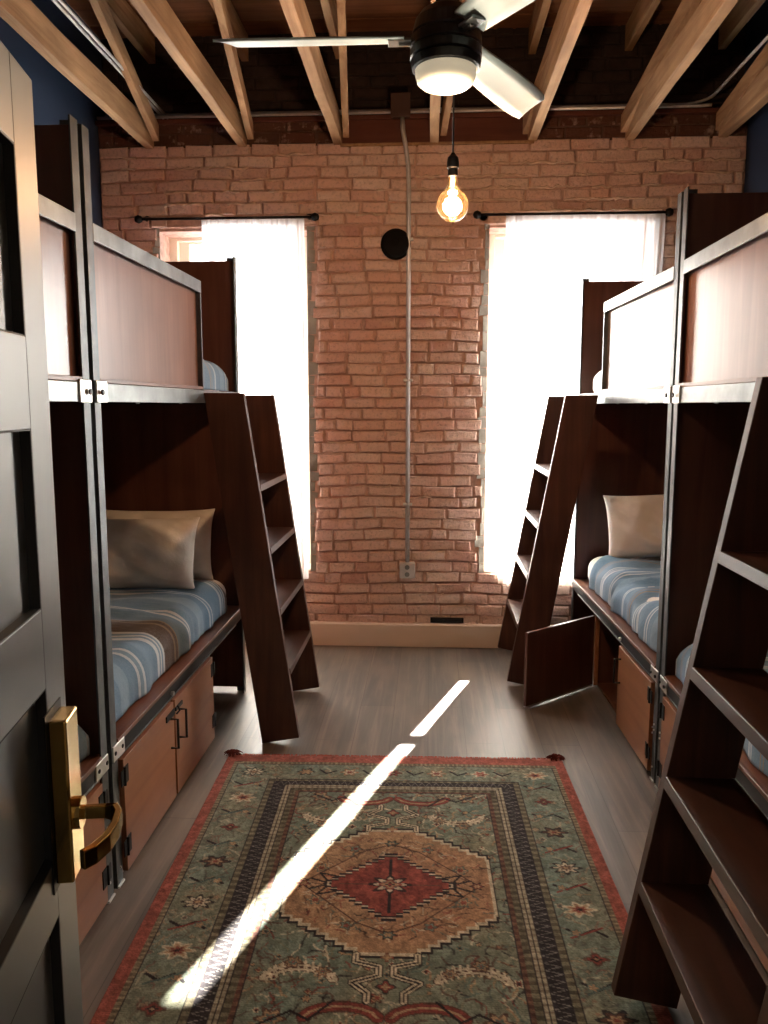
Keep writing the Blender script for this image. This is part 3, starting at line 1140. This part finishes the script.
def pillow(loc, rot, sx_, sy_, sz_, lab, seed):
    """soft pillow; local x width, z height, y thickness"""
    n = 30
    rr = random.Random(seed)
    ph = [rr.uniform(0, 6.28) for _ in range(8)]
    m = MB()
    for side in (-1, 1):
        P = []
        for i in range(n):
            u = -1 + 2 * i / (n - 1)
            for j in range(n):
                v = -1 + 2 * j / (n - 1)
                pinch_u = 1 - 0.07 * (1 - abs(v) ** 3) * abs(u) ** 2 
                pinch_v = 1 - 0.09 * (1 - abs(u) ** 3) * abs(v) ** 2
                x = u * pinch_u * sx_ / 2
                z = v * pinch_v * sz_ / 2
                th = (max(0, 1 - abs(u) ** 2.6) ** 0.55) * (max(0, 1 - abs(v) ** 2.6) ** 0.55)
                ed = min(1, 3 * (1 - max(abs(u), abs(v))))
                wv = 0.012 * math.sin(u * 9 + v * 4 + ph[0]) * math.sin(v * 7 + ph[1]) + 0.008 * abs(math.sin((u + 0.6 * v) * 8 + ph[2])) * ed
                corner = math.exp(-((abs(u) - 0.75) ** 2 + (abs(v) - 0.75) ** 2) / 0.05)
                wv += 0.008 * corner * math.sin((u * v) * 30 + ph[3])
                y = side * (th * sy_ / 2 + 0.002 + wv * ed)
                P.append((x, y, z))
        m.grid(P, n, n)
    # close the seam
    o = m.build('pillow', 'linen', smooth=True)
    bm = bmesh.new()
    bm.from_mesh(o.data)
    bmesh.ops.remove_doubles(bm, verts=bm.verts, dist=0.0055)
    bmesh.ops.recalc_face_normals(bm, faces=bm.faces)
    bm.to_mesh(o.data)
    bm.free()
    o.location = loc
    o.rotation_euler = rot
    ss = o.modifiers.new('sub', 'SUBSURF')
    ss.levels = 1
    ss.render_levels = 1
    tag(o, lab, 'pillow', 'white bed pillows')
    return o


MT = 0.165
# left far
mattress(B_LF, 'mattress', -1, 1, 0.075, 0.98, 0.07, 1.84, ZRIM, MT, 'white mattress on the lower berth of the far left bunk')
blanket(B_LF, -1, 1, 0.075, 0.98, 0.055, 1.72, ZRIM, MT, 'blue striped blanket with a brown band on the far left lower berth', 2, 0.66, 0.006, 0.95, 1.2)
mattress(B_LF, 'mattress', -1, 1, 0.065, 0.98, 0.07, 1.80, ZBEAM + 0.055, 0.15, 'mattress on the upper berth of the far left bunk', 3)
blanket(B_LF, -1, 1, 0.065, 0.98, 0.06, 1.82, ZBEAM + 0.055, 0.15, 'blue blanket edge on the upper berth of the far left bunk', 4, 0.2, 0.006, 0.62, 1.0, 'blanket_plain')
# left near
mattress(B_LN, 'mattress', -1, -1, 0.06, 0.98, 0.07, 1.8, ZRIM, MT, 'mattress end on the lower berth of the near left bunk')
blanket(B_LN, -1, -1, 0.06, 0.98, 0.055, 1.82, ZRIM, MT, 'blue blanket on the near left lower berth, beside the door handle', 5, 0.3, 0.006, 0.62, 1.0, 'blanket_plain')
# right far
mattress(B_RF, 'mattress', 1, 1, 0.075, 0.84, 0.07, 1.765, ZRIM, MT, 'white mattress on the lower berth of the far right bunk')
blanket(B_RF, 1, 1, 0.075, 0.84, 0.055, 1.58, ZRIM, MT, 'rumpled blue striped blanket on the far right lower berth', 8, 0.60, 0.006, 0.7, 1.8, 'blanket_plain')
mattress(B_RF, 'mattress', 1, 1, 0.065, 0.84, 0.07, 1.75, ZBEAM + 0.055, 0.15, 'white mattress on the upper berth of the far right bunk')
# right near
mattress(B_RN, 'mattress', 1, -1, 0.06, 0.84, 0.07, 1.8, ZRIM, MT, 'mattress end on the lower berth of the near right bunk')
blanket(B_RN, 1, -1, 0.06, 0.84, 0.055, 1.82, ZRIM, MT, 'pale blue blanket on the near right lower berth, behind the foreground ladder', 9, 0.25, 0.006, 0.4, 1.0, 'blanket_plain')

pillow((-1.52, 3.94, 0.85), (R(-24), 0, R(4)), 0.70, 0.19, 0.40, 'white pillow leaning in front of another in the far left lower berth', 1)
pillow((-1.49, 4.16, 0.86), (R(-12), 0, R(2)), 0.70, 0.15, 0.40, 'white pillow at the back, against the end board of the far left lower berth', 2)
pillow((1.36, 4.83, 0.885), (R(-20), R(-4), R(-6)), 0.62, 0.18, 0.42, 'white pillow propped up in the far right lower berth', 3)

# ------------------------------------------------------------------ ladders
def ladder(xf0, xf1, ya, yb, sx, lab, w_=0.19, group='wooden bunk ladders'):
    """front edge runs from xf0 at the floor to xf1 at the top; sx: direction from the front edge to the bed"""
    root = empty('bunk_ladder', (xf0 + sx * w_ / 2, (ya + yb) / 2, 0))
    ox, oy = root.location[0], root.location[1]
    ZTOP = 1.655
    th = 0.036
    sl = (xf1 - xf0) / ZTOP

    def fx(z_):
        return xf0 + sl * z_ - ox
    for y0, y1 in ((ya - oy, ya - oy + th), (yb - oy - th, yb - oy)):
        poly = [(fx(0.032), 0.032), (fx(ZTOP), ZTOP), (fx(ZTOP) + sx * w_, ZTOP), (fx(0) + sx * w_, 0.0)]
        MB().prism(poly, 'y', y0, y1).build('side_board', 'ladder', root, 0.002)
    for zt in (0.36, 0.65, 0.94, 1.235):
        m = MB()
        poly = [(fx(zt - 0.03) - sx * 0.002, zt - 0.03), (fx(zt) - sx * 0.002, zt), (fx(zt) + sx * (w_ - 0.002), zt), (fx(zt - 0.03) + sx * (w_ - 0.002), zt - 0.03)]
        m.prism(poly, 'y', ya - oy + th, yb - oy - th)
        m.build('tread', 'tread', root, 0.002)
    tag(root, lab, 'ladder', group)
    return root


ladder(-0.608, -0.842, 3.60, 4.325, -1, 'brown plank ladder leaning on the far left bunk', 0.182)
ladder(0.445, 0.735, 4.45, 5.125, 1, 'brown plank ladder leaning on the far right bunk near the window', 0.176)
lad3 = ladder(0.493, 0.785, 1.28, 2.006, 1, 'large brown plank ladder in the right foreground', 0.172)
lad3.location.z = 0.012

# ------------------------------------------------------------------ near door
dr = empty('door_1', (-0.37, 0.245, 0), 0)
struct(dr)
dir_ = Vector((-0.179, 0.983, 0)).normalized()
ang = math.atan2(dir_.y, dir_.x)
dr.rotation_euler = (0, 0, ang)
# local: +x along the door away from the hinge, local -y faces the room (aisle side)
DW = (Vector((-0.52, 1.06, 0)) + dir_ * 0.02 - Vector((-0.37, 0.245, 0))).length
DT = 0.04
ps = [(1.685, 1.915), (1.335, 1.57), (0.985, 1.228), (0.655, 0.903), (0.30, 0.555)]
sw = 0.088
m = MB()
m.box(0, sw, 0, DT, 0.008, 2.02).box(DW - sw, DW, 0, DT, 0.008, 2.02)
zs = [0.008]
for a, b in reversed(ps):
    zs += [a, b]
zs.append(2.02)
for k in range(0, len(zs), 2):
    m.box(sw, DW - sw, 0, DT, zs[k], zs[k + 1])
m.build('door_frame', 'doorpaint', dr, 0.0012)
for a, b in ps:
    MB().box(sw - 0.004, DW - sw + 0.004, 0.014, DT - 0.014, a - 0.004, b + 0.004).build('door_panel', 'doorpaint', dr)
M['liner'] = plain('black panel bead', (16, 17, 19), 0.6)  # near-black strips paint the shade on the sides of the panel recesses
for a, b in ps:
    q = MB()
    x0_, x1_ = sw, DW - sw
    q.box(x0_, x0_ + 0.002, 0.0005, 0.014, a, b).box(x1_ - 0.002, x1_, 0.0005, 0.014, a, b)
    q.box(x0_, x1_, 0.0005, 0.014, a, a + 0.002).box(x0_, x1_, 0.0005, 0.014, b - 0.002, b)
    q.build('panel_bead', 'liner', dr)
lk = MB().box(DW - 0.100, DW - 0.040, -0.026, -0.002, 0.955, 1.185).build('lock_plate', 'brass', dr, 0.003)
MB().box(DW - 0.108, DW - 0.032, -0.002, 0.0, 0.945, 1.195).build('backplate', 'black', lk)
m = MB()
m.tube([(DW - 0.07, -0.026, 1.042), (DW - 0.07, -0.034, 1.042)], 0.022, 20)
m.build('rose', 'brass', lk)
lv = []
m = MB()
# lever: neck out from the door, then a flat bar sweeping back along the door
path = [(-0.045, -0.03), (-0.045, -0.065), (-0.050, -0.078), (-0.066, -0.086), (-0.10, -0.088), (-0.13, -0.084), (-0.155, -0.074), (-0.168, -0.062)]
n = len(path)
i0 = len(m.v)
for k, (px, py) in enumerate(path):
    d = Vector((path[min(k + 1, n - 1)][0] - path[max(k - 1, 0)][0], path[min(k + 1, n - 1)][1] - path[max(k - 1, 0)][1])).normalized()
    nx, ny = -d.y, d.x
    hh = 0.009 if k < 2 else 0.012
    tt = 0.005
    zc = 1.042
    for sgn, zz in ((1, -hh), (1, hh), (-1, hh), (-1, -hh)):
        m.v.append((DW - 0.025 + px + nx * tt * sgn, py + ny * tt * sgn, zc + zz))
for k in range(n - 1):
    for j in range(4):
        j2 = (j + 1) % 4
        m.f.append((i0 + 4 * k + j, i0 + 4 * k + j2, i0 + 4 * k + 4 + j2, i0 + 4 * k + 4 + j))
m.f.append((i0, i0 + 1, i0 + 2, i0 + 3))
m.f.append(tuple(i0 + 4 * (n - 1) + j for j in (3, 2, 1, 0)))
m.build('lever_handle', 'brass', lk, 0.0015)
for zz in (0.25, 1.05, 1.8):
    MB().tube([(0.0, -0.006, zz), (0.0, -0.006, zz + 0.09)], 0.006, 10).build('hinge', 'black', dr)


# ------------------------------------------------------------------ rug
def rug():
    W, L = 1.525, 2.06
    st = 0.0036
    nu, nv = int(W / st) + 1, int(L / st) + 1
    u = np.linspace(0, W, nu)
    v = np.linspace(0, L, nv)
    U, V = np.meshgrid(u, v, indexing='ij')          # v from the far end towards the camera

    def c(*rgb):
        return np.array(s2l(rgb))

    def vnoise(sc, seed):
        g = np.random.default_rng(seed)
        a = g.random((int(W / sc) + 3, int(L / sc) + 3))
        x, y_ = U / sc, V / sc
        xi, yi = x.astype(int), y_.astype(int)
        fx, fy = x - xi, y_ - yi
        fx = fx * fx * (3 - 2 * fx)
        fy = fy * fy * (3 - 2 * fy)
        return (a[xi, yi] * (1 - fx) * (1 - fy) + a[xi + 1, yi] * fx * (1 - fy) + a[xi, yi + 1] * (1 - fx) * fy + a[xi + 1, yi + 1] * fx * fy)

    teal = c(112, 134, 120)
    teal2 = c(84, 108, 100)
    olive = c(134, 132, 104)
    tan = c(178, 140, 98)
    orange = c(172, 112, 74)
    red = c(140, 54, 42)
    cream = c(206, 190, 156)
    dark = c(44, 38, 42)
    brown = c(96, 64, 50)
    rust = c(170, 82, 60)
    n1 = vnoise(0.12, 1)[..., None]
    n2 = vnoise(0.03, 2)[..., None]
    C = teal * (1 - n1) + olive * n1
    C = C * (0.8 + 0.4 * n2)

    def put(mask, col, k=1.0):
        if mask.ndim == 2:
            mm = mask.astype(float)[..., None] * k
        nonlocal C
        C = C * (1 - mm) + col * mm

    eu = np.minimum(U, W - U)
    ev = np.minimum(V, L - V)
    cu, cv = 0.768, 0.985

    def seg(px, py, qx, qy, wdt, col, k=1.0):
        x0, x1 = min(px, qx) - wdt * 2, max(px, qx) + wdt * 2
        y0, y1 = min(py, qy) - wdt * 2, max(py, qy) + wdt * 2
        a0, a1 = max(0, int(x0 / W * (nu - 1))), min(nu, int(x1 / W * (nu - 1)) + 2)
        b0, b1 = max(0, int(y0 / L * (nv - 1))), min(nv, int(y1 / L * (nv - 1)) + 2)
        if a0 >= a1 or b0 >= b1:
            return
        X_, Y_ = U[a0:a1, b0:b1], V[a0:a1, b0:b1]
        dx, dy = qx - px, qy - py
        t = np.clip(((X_ - px) * dx + (Y_ - py) * dy) / (dx * dx + dy * dy + 1e-9), 0, 1)
        d = np.hypot(X_ - px - t * dx, Y_ - py - t * dy)
        mm = (d < wdt).astype(float)[..., None] * k
        C[a0:a1, b0:b1] = C[a0:a1, b0:b1] * (1 - mm) + col * mm

    def poly(pts, wdt, col, k=1.0):
        for a, b in zip(pts[:-1], pts[1:]):
            seg(a[0], a[1], b[0], b[1], wdt, col, k)

    def flower(x, y_, r_, cols, petals=8, sq=1.0):
        a0, a1 = max(0, int((x - r_ * 1.3) / W * (nu - 1))), min(nu, int((x + r_ * 1.3) / W * (nu - 1)) + 2)
        b0, b1 = max(0, int((y_ - r_ * 1.3) / L * (nv - 1))), min(nv, int((y_ + r_ * 1.3) / L * (nv - 1)) + 2)
        if a0 >= a1 or b0 >= b1:
            return
        X_, Y_ = U[a0:a1, b0:b1] - x, (V[a0:a1, b0:b1] - y_) / sq
        rr_ = np.hypot(X_, Y_)
        th = np.arctan2(Y_, X_)
        edge = r_ * (0.78 + 0.22 * np.cos(petals * th))
        for f, col in zip((1.0, 0.74, 0.45, 0.2), cols):
            if col is None:
                continue
            mm = (rr_ < edge * f).astype(float)[..., None] * 0.92
            C[a0:a1, b0:b1] = C[a0:a1, b0:b1] * (1 - mm) + col * mm

    rg = random.Random(11)
    # fine scrollwork everywhere
    for k in range(2600):
        x, y_ = rg.uniform(0.05, W - 0.05), rg.uniform(0.08, L - 0.08)
        a = rg.uniform(0, 6.28)
        p = [(x, y_)]
        for q in range(rg.randint(2, 5)):
            a += rg.uniform(-0.9, 0.9)
            p.append((p[-1][0] + 0.014 * math.cos(a), p[-1][1] + 0.014 * math.sin(a)))
        poly(p, rg.choice([0.002, 0.003, 0.0035]), rg.choice([dark, brown, cream, teal2, tan, brown, red, olive]), 0.7)
    for k in range(420):
        flower(rg.uniform(0.05, W - 0.05), rg.uniform(0.08, L - 0.08), rg.uniform(0.008, 0.02), rg.choice([(cream, red, dark, None), (brown, tan, red, None), (dark, tan, None, None), (tan, teal2, dark, None)]), rg.choice([4, 5, 6]))
    inner = (eu > 0.372) & (ev > 0.345)
    field0 = C.copy()
    # spandrel motifs in the field
    for sx_ in (-1, 1):
        for sy_ in (-1, 1):
            # cream serrated leaf
            pts = []
            for t in np.linspace(0, 1, 12):
                a = math.pi * (0.12 + 0.76 * t)
                pts.append((cu + sx_ * (0.245 + 0.105 * math.cos(a)), cv + sy_ * (0.475 - 0.07 * math.sin(a))))
            poly(pts, 0.016, brown)
            poly(pts, 0.013, cream)
            poly(pts, 0.004, brown)
            for q in pts:
                seg(q[0], q[1], q[0], q[1] - sy_ * 0.024, 0.004, cream)
                seg(q[0] + .006, q[1], q[0] + .012, q[1] + sy_ * 0.02, 0.003, cream)
            # red arc
            pts = [(cu + sx_ * (0.115 + 0.10 * math.cos(a)), cv + sy_ * (0.60 - 0.05 * math.sin(a))) for a in np.linspace(0.2, 2.9, 8)]
            poly(pts, 0.02, brown)
            poly(pts, 0.016, red)
            poly(pts, 0.004, tan)
            for (fx, fy, rr_) in ((0.30, 0.60, 0.045), (0.27, 0.385, 0.03), (0.18, 0.42, 0.025), (0.05, 0.70, 0.04), (0.32, 0.72, 0.035)):
                flower(cu + sx_ * fx, cv + sy_ * fy, rr_, (brown, tan, teal2, red), 6)
            # branch
            poly([(cu + sx_ * 0.33, cv + sy_ * 0.62), (cu + sx_ * 0.25, cv + sy_ * 0.57), (cu + sx_ * 0.2, cv + sy_ * 0.6), (cu + sx_ * 0.14, cv + sy_ * 0.53)], 0.004, dark)
    # medallion
    du, dv = np.abs(U - cu), np.abs(V - cv)
    q = 0.03
    dus = np.floor(du / q) * q
    lim = np.where(dus < 0.09, 0.335, 0.315 - (dus - 0.09) * 0.70)
    med = (du < 0.335) & (dv < lim)
    med_o = (du < 0.343) & (dv < np.where(np.floor((du - .008) / q) * q < 0.09, 0.35, 0.327 - (np.floor((du - .008) / q) * q - 0.09) * 0.70))
    med_oo = (du < 0.349) & (dv < np.where(np.floor((du - .014) / q) * q < 0.09, 0.36, 0.337 - (np.floor((du - .014) / q) * q - 0.09) * 0.70))
    put(med_oo, dark)
    put(med_o, cream)
    fillc = (tan * (0.75 + 0.5 * n2)) * (1 - n1 * 0.6) + orange * n1 * 0.6
    C = np.where(med[..., None], fillc, C)
    for k in range(520):
        x, y_ = cu + rg.uniform(-0.33, 0.33), cv + rg.uniform(-0.3, 0.3)
        if abs(y_ - cv) > 0.29 - max(0, abs(x - cu) - 0.09) * 0.7:
            continue
        a = rg.uniform(0, 6.28)
        p = [(x, y_)]
        for s in range(3):
            a += rg.uniform(-1, 1)
            p.append((p[-1][0] + 0.012 * math.cos(a), p[-1][1] + 0.010 * math.sin(a)))
        poly(p, rg.choice([0.002, 0.003]), rg.choice([brown, brown, teal2, red, dark, cream]), 0.65)
    for sx_ in (-1, 1):
        for sy_ in (-1, 1):
            flower(cu + sx_ * 0.24, cv + sy_ * 0.09, 0.028, (teal2, tan, red, None), 6)
            flower(cu + sx_ * 0.13, cv + sy_ * 0.215, 0.026, (brown, teal, red, None), 5)
            poly([(cu + sx_ * 0.30, cv), (cu + sx_ * 0.2, cv + sy_ * 0.10), (cu + sx_ * 0.1, cv + sy_ * 0.2), (cu, cv + sy_ * 0.25)], 0.003, brown)
            poly([(cu + sx_ * 0.27, cv + sy_ * 0.03), (cu + sx_ * 0.20, cv), (cu + sx_ * 0.24, cv + sy_ * 0.06), (cu + sx_ * 0.17, cv + sy_ * 0.04)], 0.004, dark)
        flower(cu, cv + sx_ * 0.255, 0.03, (dark, teal2, tan, None), 6, 0.8)
        flower(cu + sx_ * 0.29, cv, 0.025, (dark, red, tan, None), 6)
    # red diamond
    q2 = 0.022
    dd = np.floor(du / q2) * q2
    for half, hh, col in ((0.225, 0.19, dark), (0.212, 0.178, cream), (0.205, 0.172, dark), (0.198, 0.166, red)):
        put((dv < hh * (1 - dd / half)) & (du < half), col)
    put((dv < 0.166 * (1 - dd / 0.198)) & (n2[..., 0] > 0.6), c(168, 72, 54), 0.8)
    put((du < 0.004) & (dv < 0.15), dark)
    put((dv < 0.003) & (du < 0.17), brown, 0.7)
    flower(cu, cv, 0.075, (dark, cream, teal2, None), 8, 0.75)
    flower(cu, cv, 0.04, (red, tan, dark, red), 4, 0.75)
    # connector cartouches
    for sy_ in (-1, 1):
        for wdt, col in ((0.013, dark), (0.009, cream), (0.003, dark)):
            for sx_ in (-1, 1):
                poly([(cu + sx_ * 0.09, cv + sy_ * 0.345), (cu + sx_ * 0.09, cv + sy_ * 0.375), (cu + sx_ * 0.022, cv + sy_ * 0.395), (cu + sx_ * 0.022, cv + sy_ * 0.43),
                      (cu + sx_ * 0.095, cv + sy_ * 0.46), (cu + sx_ * 0.05, cv + sy_ * 0.50), (cu + sx_ * 0.05, cv + sy_ * 0.53)], wdt, col)
        flower(cu, cv + sy_ * 0.475, 0.03, (dark, red, tan, None), 4)
        flower(cu, cv + sy_ * 0.355, 0.02, (red, tan, None, None), 4)
    fieldimg = C.copy()
    # borders (from inside out)
    C = field0 * 0.55 + (teal * (1 - n1) + olive * n1) * (0.8 + 0.4 * n2) * 0.45
    side_fl = [(dark, cream, brown, tan), (cream, tan, red, dark), (brown, red, dark, tan), (dark, brown, tan, red)]
    ys = np.arange(0.17, L - 0.1, 0.232)
    for i, y_ in enumerate(ys):
        for x in (0.15, W - 0.15):
            kk = (i + (1 if x > 0.5 else 0)) % 4
            flower(x, y_, 0.058 if kk != 2 else 0.04, side_fl[kk], (8, 7, 4, 6)[kk], 0.72)
            s_ = 1 if x > 0.5 else -1
            poly([(x - 0.06, y_ + 0.10), (x - 0.02, y_ + 0.125), (x + 0.02, y_ + 0.10), (x + 0.055, y_ + 0.13)], 0.005, dark)
            poly([(x - 0.055, y_ + 0.14), (x, y_ + 0.115), (x + 0.05, y_ + 0.09)], 0.004, rg.choice([red, brown, teal2]))
            flower(x - s_ * 0.035, y_ + 0.115, 0.02, (teal2, tan, None, None), 5)
    for i, x in enumerate(np.arange(0.38, W - 0.3, 0.19)):
        for y_ in (0.165, L - 0.165):
            kk = (2, 1, 0, 1, 3)[i % 5]
            flower(x, y_, 0.042, ((brown, red, dark, tan), (orange, cream, red, None), (dark, tan, None, None), (cream, rust, red, tan))[kk % 4], 6, 0.8)
            poly([(x + 0.06, y_ - 0.02), (x + 0.09, y_ + 0.015), (x + 0.13, y_ - 0.01)], 0.005, dark)
    bimg = C.copy()

    def band(a, b, a2, b2):
        return ((eu >= a) & (ev >= a2)) & ~((eu >= b) & (ev >= b2))

    run = np.where((eu - 0.0) * 0.9 < ev, V, U)   # running coordinate
    onside = (eu - 0.23) < (ev - 0.235) * 0.95
    run = np.where(onside, V, U)
    olv = np.where((np.sin(run * 2 * np.pi / 0.032) > 0.1)[..., None], c(132, 124, 94), c(96, 88, 66))
    crm = np.where((np.sin(run * 2 * np.pi / 0.026) > 0.55)[..., None], c(140, 124, 98), c(172, 160, 130))
    mu = np.where(onside, eu - 0.256, (ev - 0.25) * 1.4)
    zig = np.abs(((run / 0.03) % 1) - 0.5) * 2 * 0.05
    drk = np.where((np.abs(mu - 0.002 - zig) < 0.005)[..., None], c(122, 116, 110), c(48, 42, 46))
    rdb = np.where((np.sin(run * 2 * np.pi / 0.03) > 0)[..., None], c(124, 84, 62), c(96, 58, 46))

    def setb(mask, img):
        nonlocal C
        C = np.where(mask[..., None], img, C)
    outer = band(0.0, 0.23, 0.0, 0.235)
    C = np.where(outer[..., None], bimg, fieldimg)
    setb(band(0.23, 0.256, 0.235, 0.25), olv)
    setb(band(0.256, 0.308, 0.25, 0.285), drk)
    setb(band(0.308, 0.336, 0.285, 0.312), crm)
    setb(band(0.320, 0.324, 0.296, 0.299), dark + 0 * C)
    setb(band(0.336, 0.358, 0.312, 0.332), olv * 0.85)
    setb(band(0.358, 0.374, 0.332, 0.345), rdb)
    for a, b in ((0.229, 0.234), (0.254, 0.258), (0.306, 0.309), (0.334, 0.337), (0.372, 0.375)):
        k2 = {0.229: (0.234, 0.238), 0.254: (0.249, 0.252), 0.306: (0.284, 0.287), 0.334: (0.311, 0.314), 0.372: (0.344, 0.347)}[a]
        setb(band(a, b, k2[0], k2[1]), dark * 1.3 + 0 * C)
    setb(band(0.064, 0.068, 0.092, 0.096), dark * 1.5 + 0 * C)
    setb(band(0.046, 0.064, 0.07, 0.092), np.where((np.sin(run * 2 * np.pi / 0.02) > 0.3)[..., None], c(150, 134, 100), c(116, 102, 76)))
    setb(band(0.0, 0.046, 0.0, 0.07), (rust * 0.8 + red * 0.2) * (0.85 + 0.3 * n2))
    # weave: fine rib and wear
    rib = 1 + 0.10 * np.sign(np.sin(V * 2 * np.pi / 0.0072))[..., None] * 1.0
    fine = np.random.default_rng(5).random((nu, nv))[..., None]
    wear = vnoise(0.012, 9)[..., None]
    wear2 = vnoise(0.02, 21)[..., None]
    C = C * rib * (0.7 + 0.6 * fine) * (0.72 + 0.56 * wear) * (0.85 + 0.3 * wear2)
    grey = C.mean(axis=2, keepdims=True)
    C = np.clip((C * 0.78 + grey * 0.22) * 0.82, 0, 1)

    Z = 0.008 + 0.0006 * (fine[..., 0] - 0.5) + 0.0025 * vnoise(0.25, 12)
    edge = np.minimum(eu, ev) < 0.001
    Z[edge] = 0.001
    co = np.stack([U, -V, Z], -1).reshape(-1, 3).astype(np.float32)
    idx = np.arange(nu * nv).reshape(nu, nv)
    fc = np.stack([idx[:-1, :-1], idx[:-1, 1:], idx[1:, 1:], idx[1:, :-1]], -1).reshape(-1, 4).astype(np.int32)
    me = bpy.data.meshes.new('pile')
    me.vertices.add(len(co))
    me.vertices.foreach_set('co', co.ravel())
    me.loops.add(fc.size)
    me.loops.foreach_set('vertex_index', fc.ravel())
    me.polygons.add(len(fc))
    me.polygons.foreach_set('loop_start', np.arange(0, fc.size, 4, dtype=np.int32))
    me.polygons.foreach_set('loop_total', np.full(len(fc), 4, dtype=np.int32))
    me.update(calc_edges=True)
    me.validate()
    at = me.color_attributes.new('pattern', 'FLOAT_COLOR', 'POINT')
    rgba = np.ones((nu * nv, 4), np.float32)
    rgba[:, :3] = C.reshape(-1, 3)
    at.data.foreach_set('color', rgba.ravel())
    # upward normals
    me.flip_normals() if me.polygons[0].normal.z < 0 else None
    N = NT('woven rug wool')
    an = N.n('ShaderNodeAttribute', attribute_name='pattern')
    N.setp(Base_Color=an.outputs['Color'], Roughness=0.95, Specular_IOR_Level=0.1, Sheen_Weight=0.1)
    N.bump(N.noise(N.coord(), 260, 3), 0.4, 0.003)
    me.materials.append(N.m)
    o = bpy.data.objects.new('area_rug', me)
    COL.objects.link(o)
    o.location = (-0.915, 3.452, 0.0)
    o.rotation_euler = (0, 0, R(1.4))
    tag(o, 'oriental rug with red edging, floral border and orange centre medallion, on the plank floor', 'rug')
    # fringe at the far end
    rf = random.Random(5)
    m = MB()
    for k in range(520):
        x = rf.uniform(0, W)
        l = rf.uniform(0.008, 0.022)
        dx = rf.uniform(-0.006, 0.006)
        m.tube([(x, -0.004, 0.007), (x + dx * 0.5, l * 0.5, 0.009), (x + dx, l, 0.003)], 0.0017, 4)
    M['fringe'] = plain('rust wool fringe', (150, 62, 46), 0.95, 0, 0.3, 30)
    f = m.build('fringe', 'fringe', o)
    f['kind'] = 'stuff'
    for x0, sg in ((0.02, -1), (W - 0.03, 1)):
        m = MB()
        for k in range(70):
            a = rf.uniform(0, 6.28)
            l = rf.uniform(0.02, 0.045)
            m.tube([(x0, 0.0, 0.01), (x0 + l * .6 * math.cos(a), 0.004 + l * .5 * math.sin(a), 0.024), (x0 + l * math.cos(a) , 0.008 + l * 0.8 * math.sin(a), 0.010)], 0.0022, 4)
        m.build('tassel', plain('dark red wool', (96, 34, 32), 0.95), o)
    return o


rug()
bpy.context.view_layer.update()
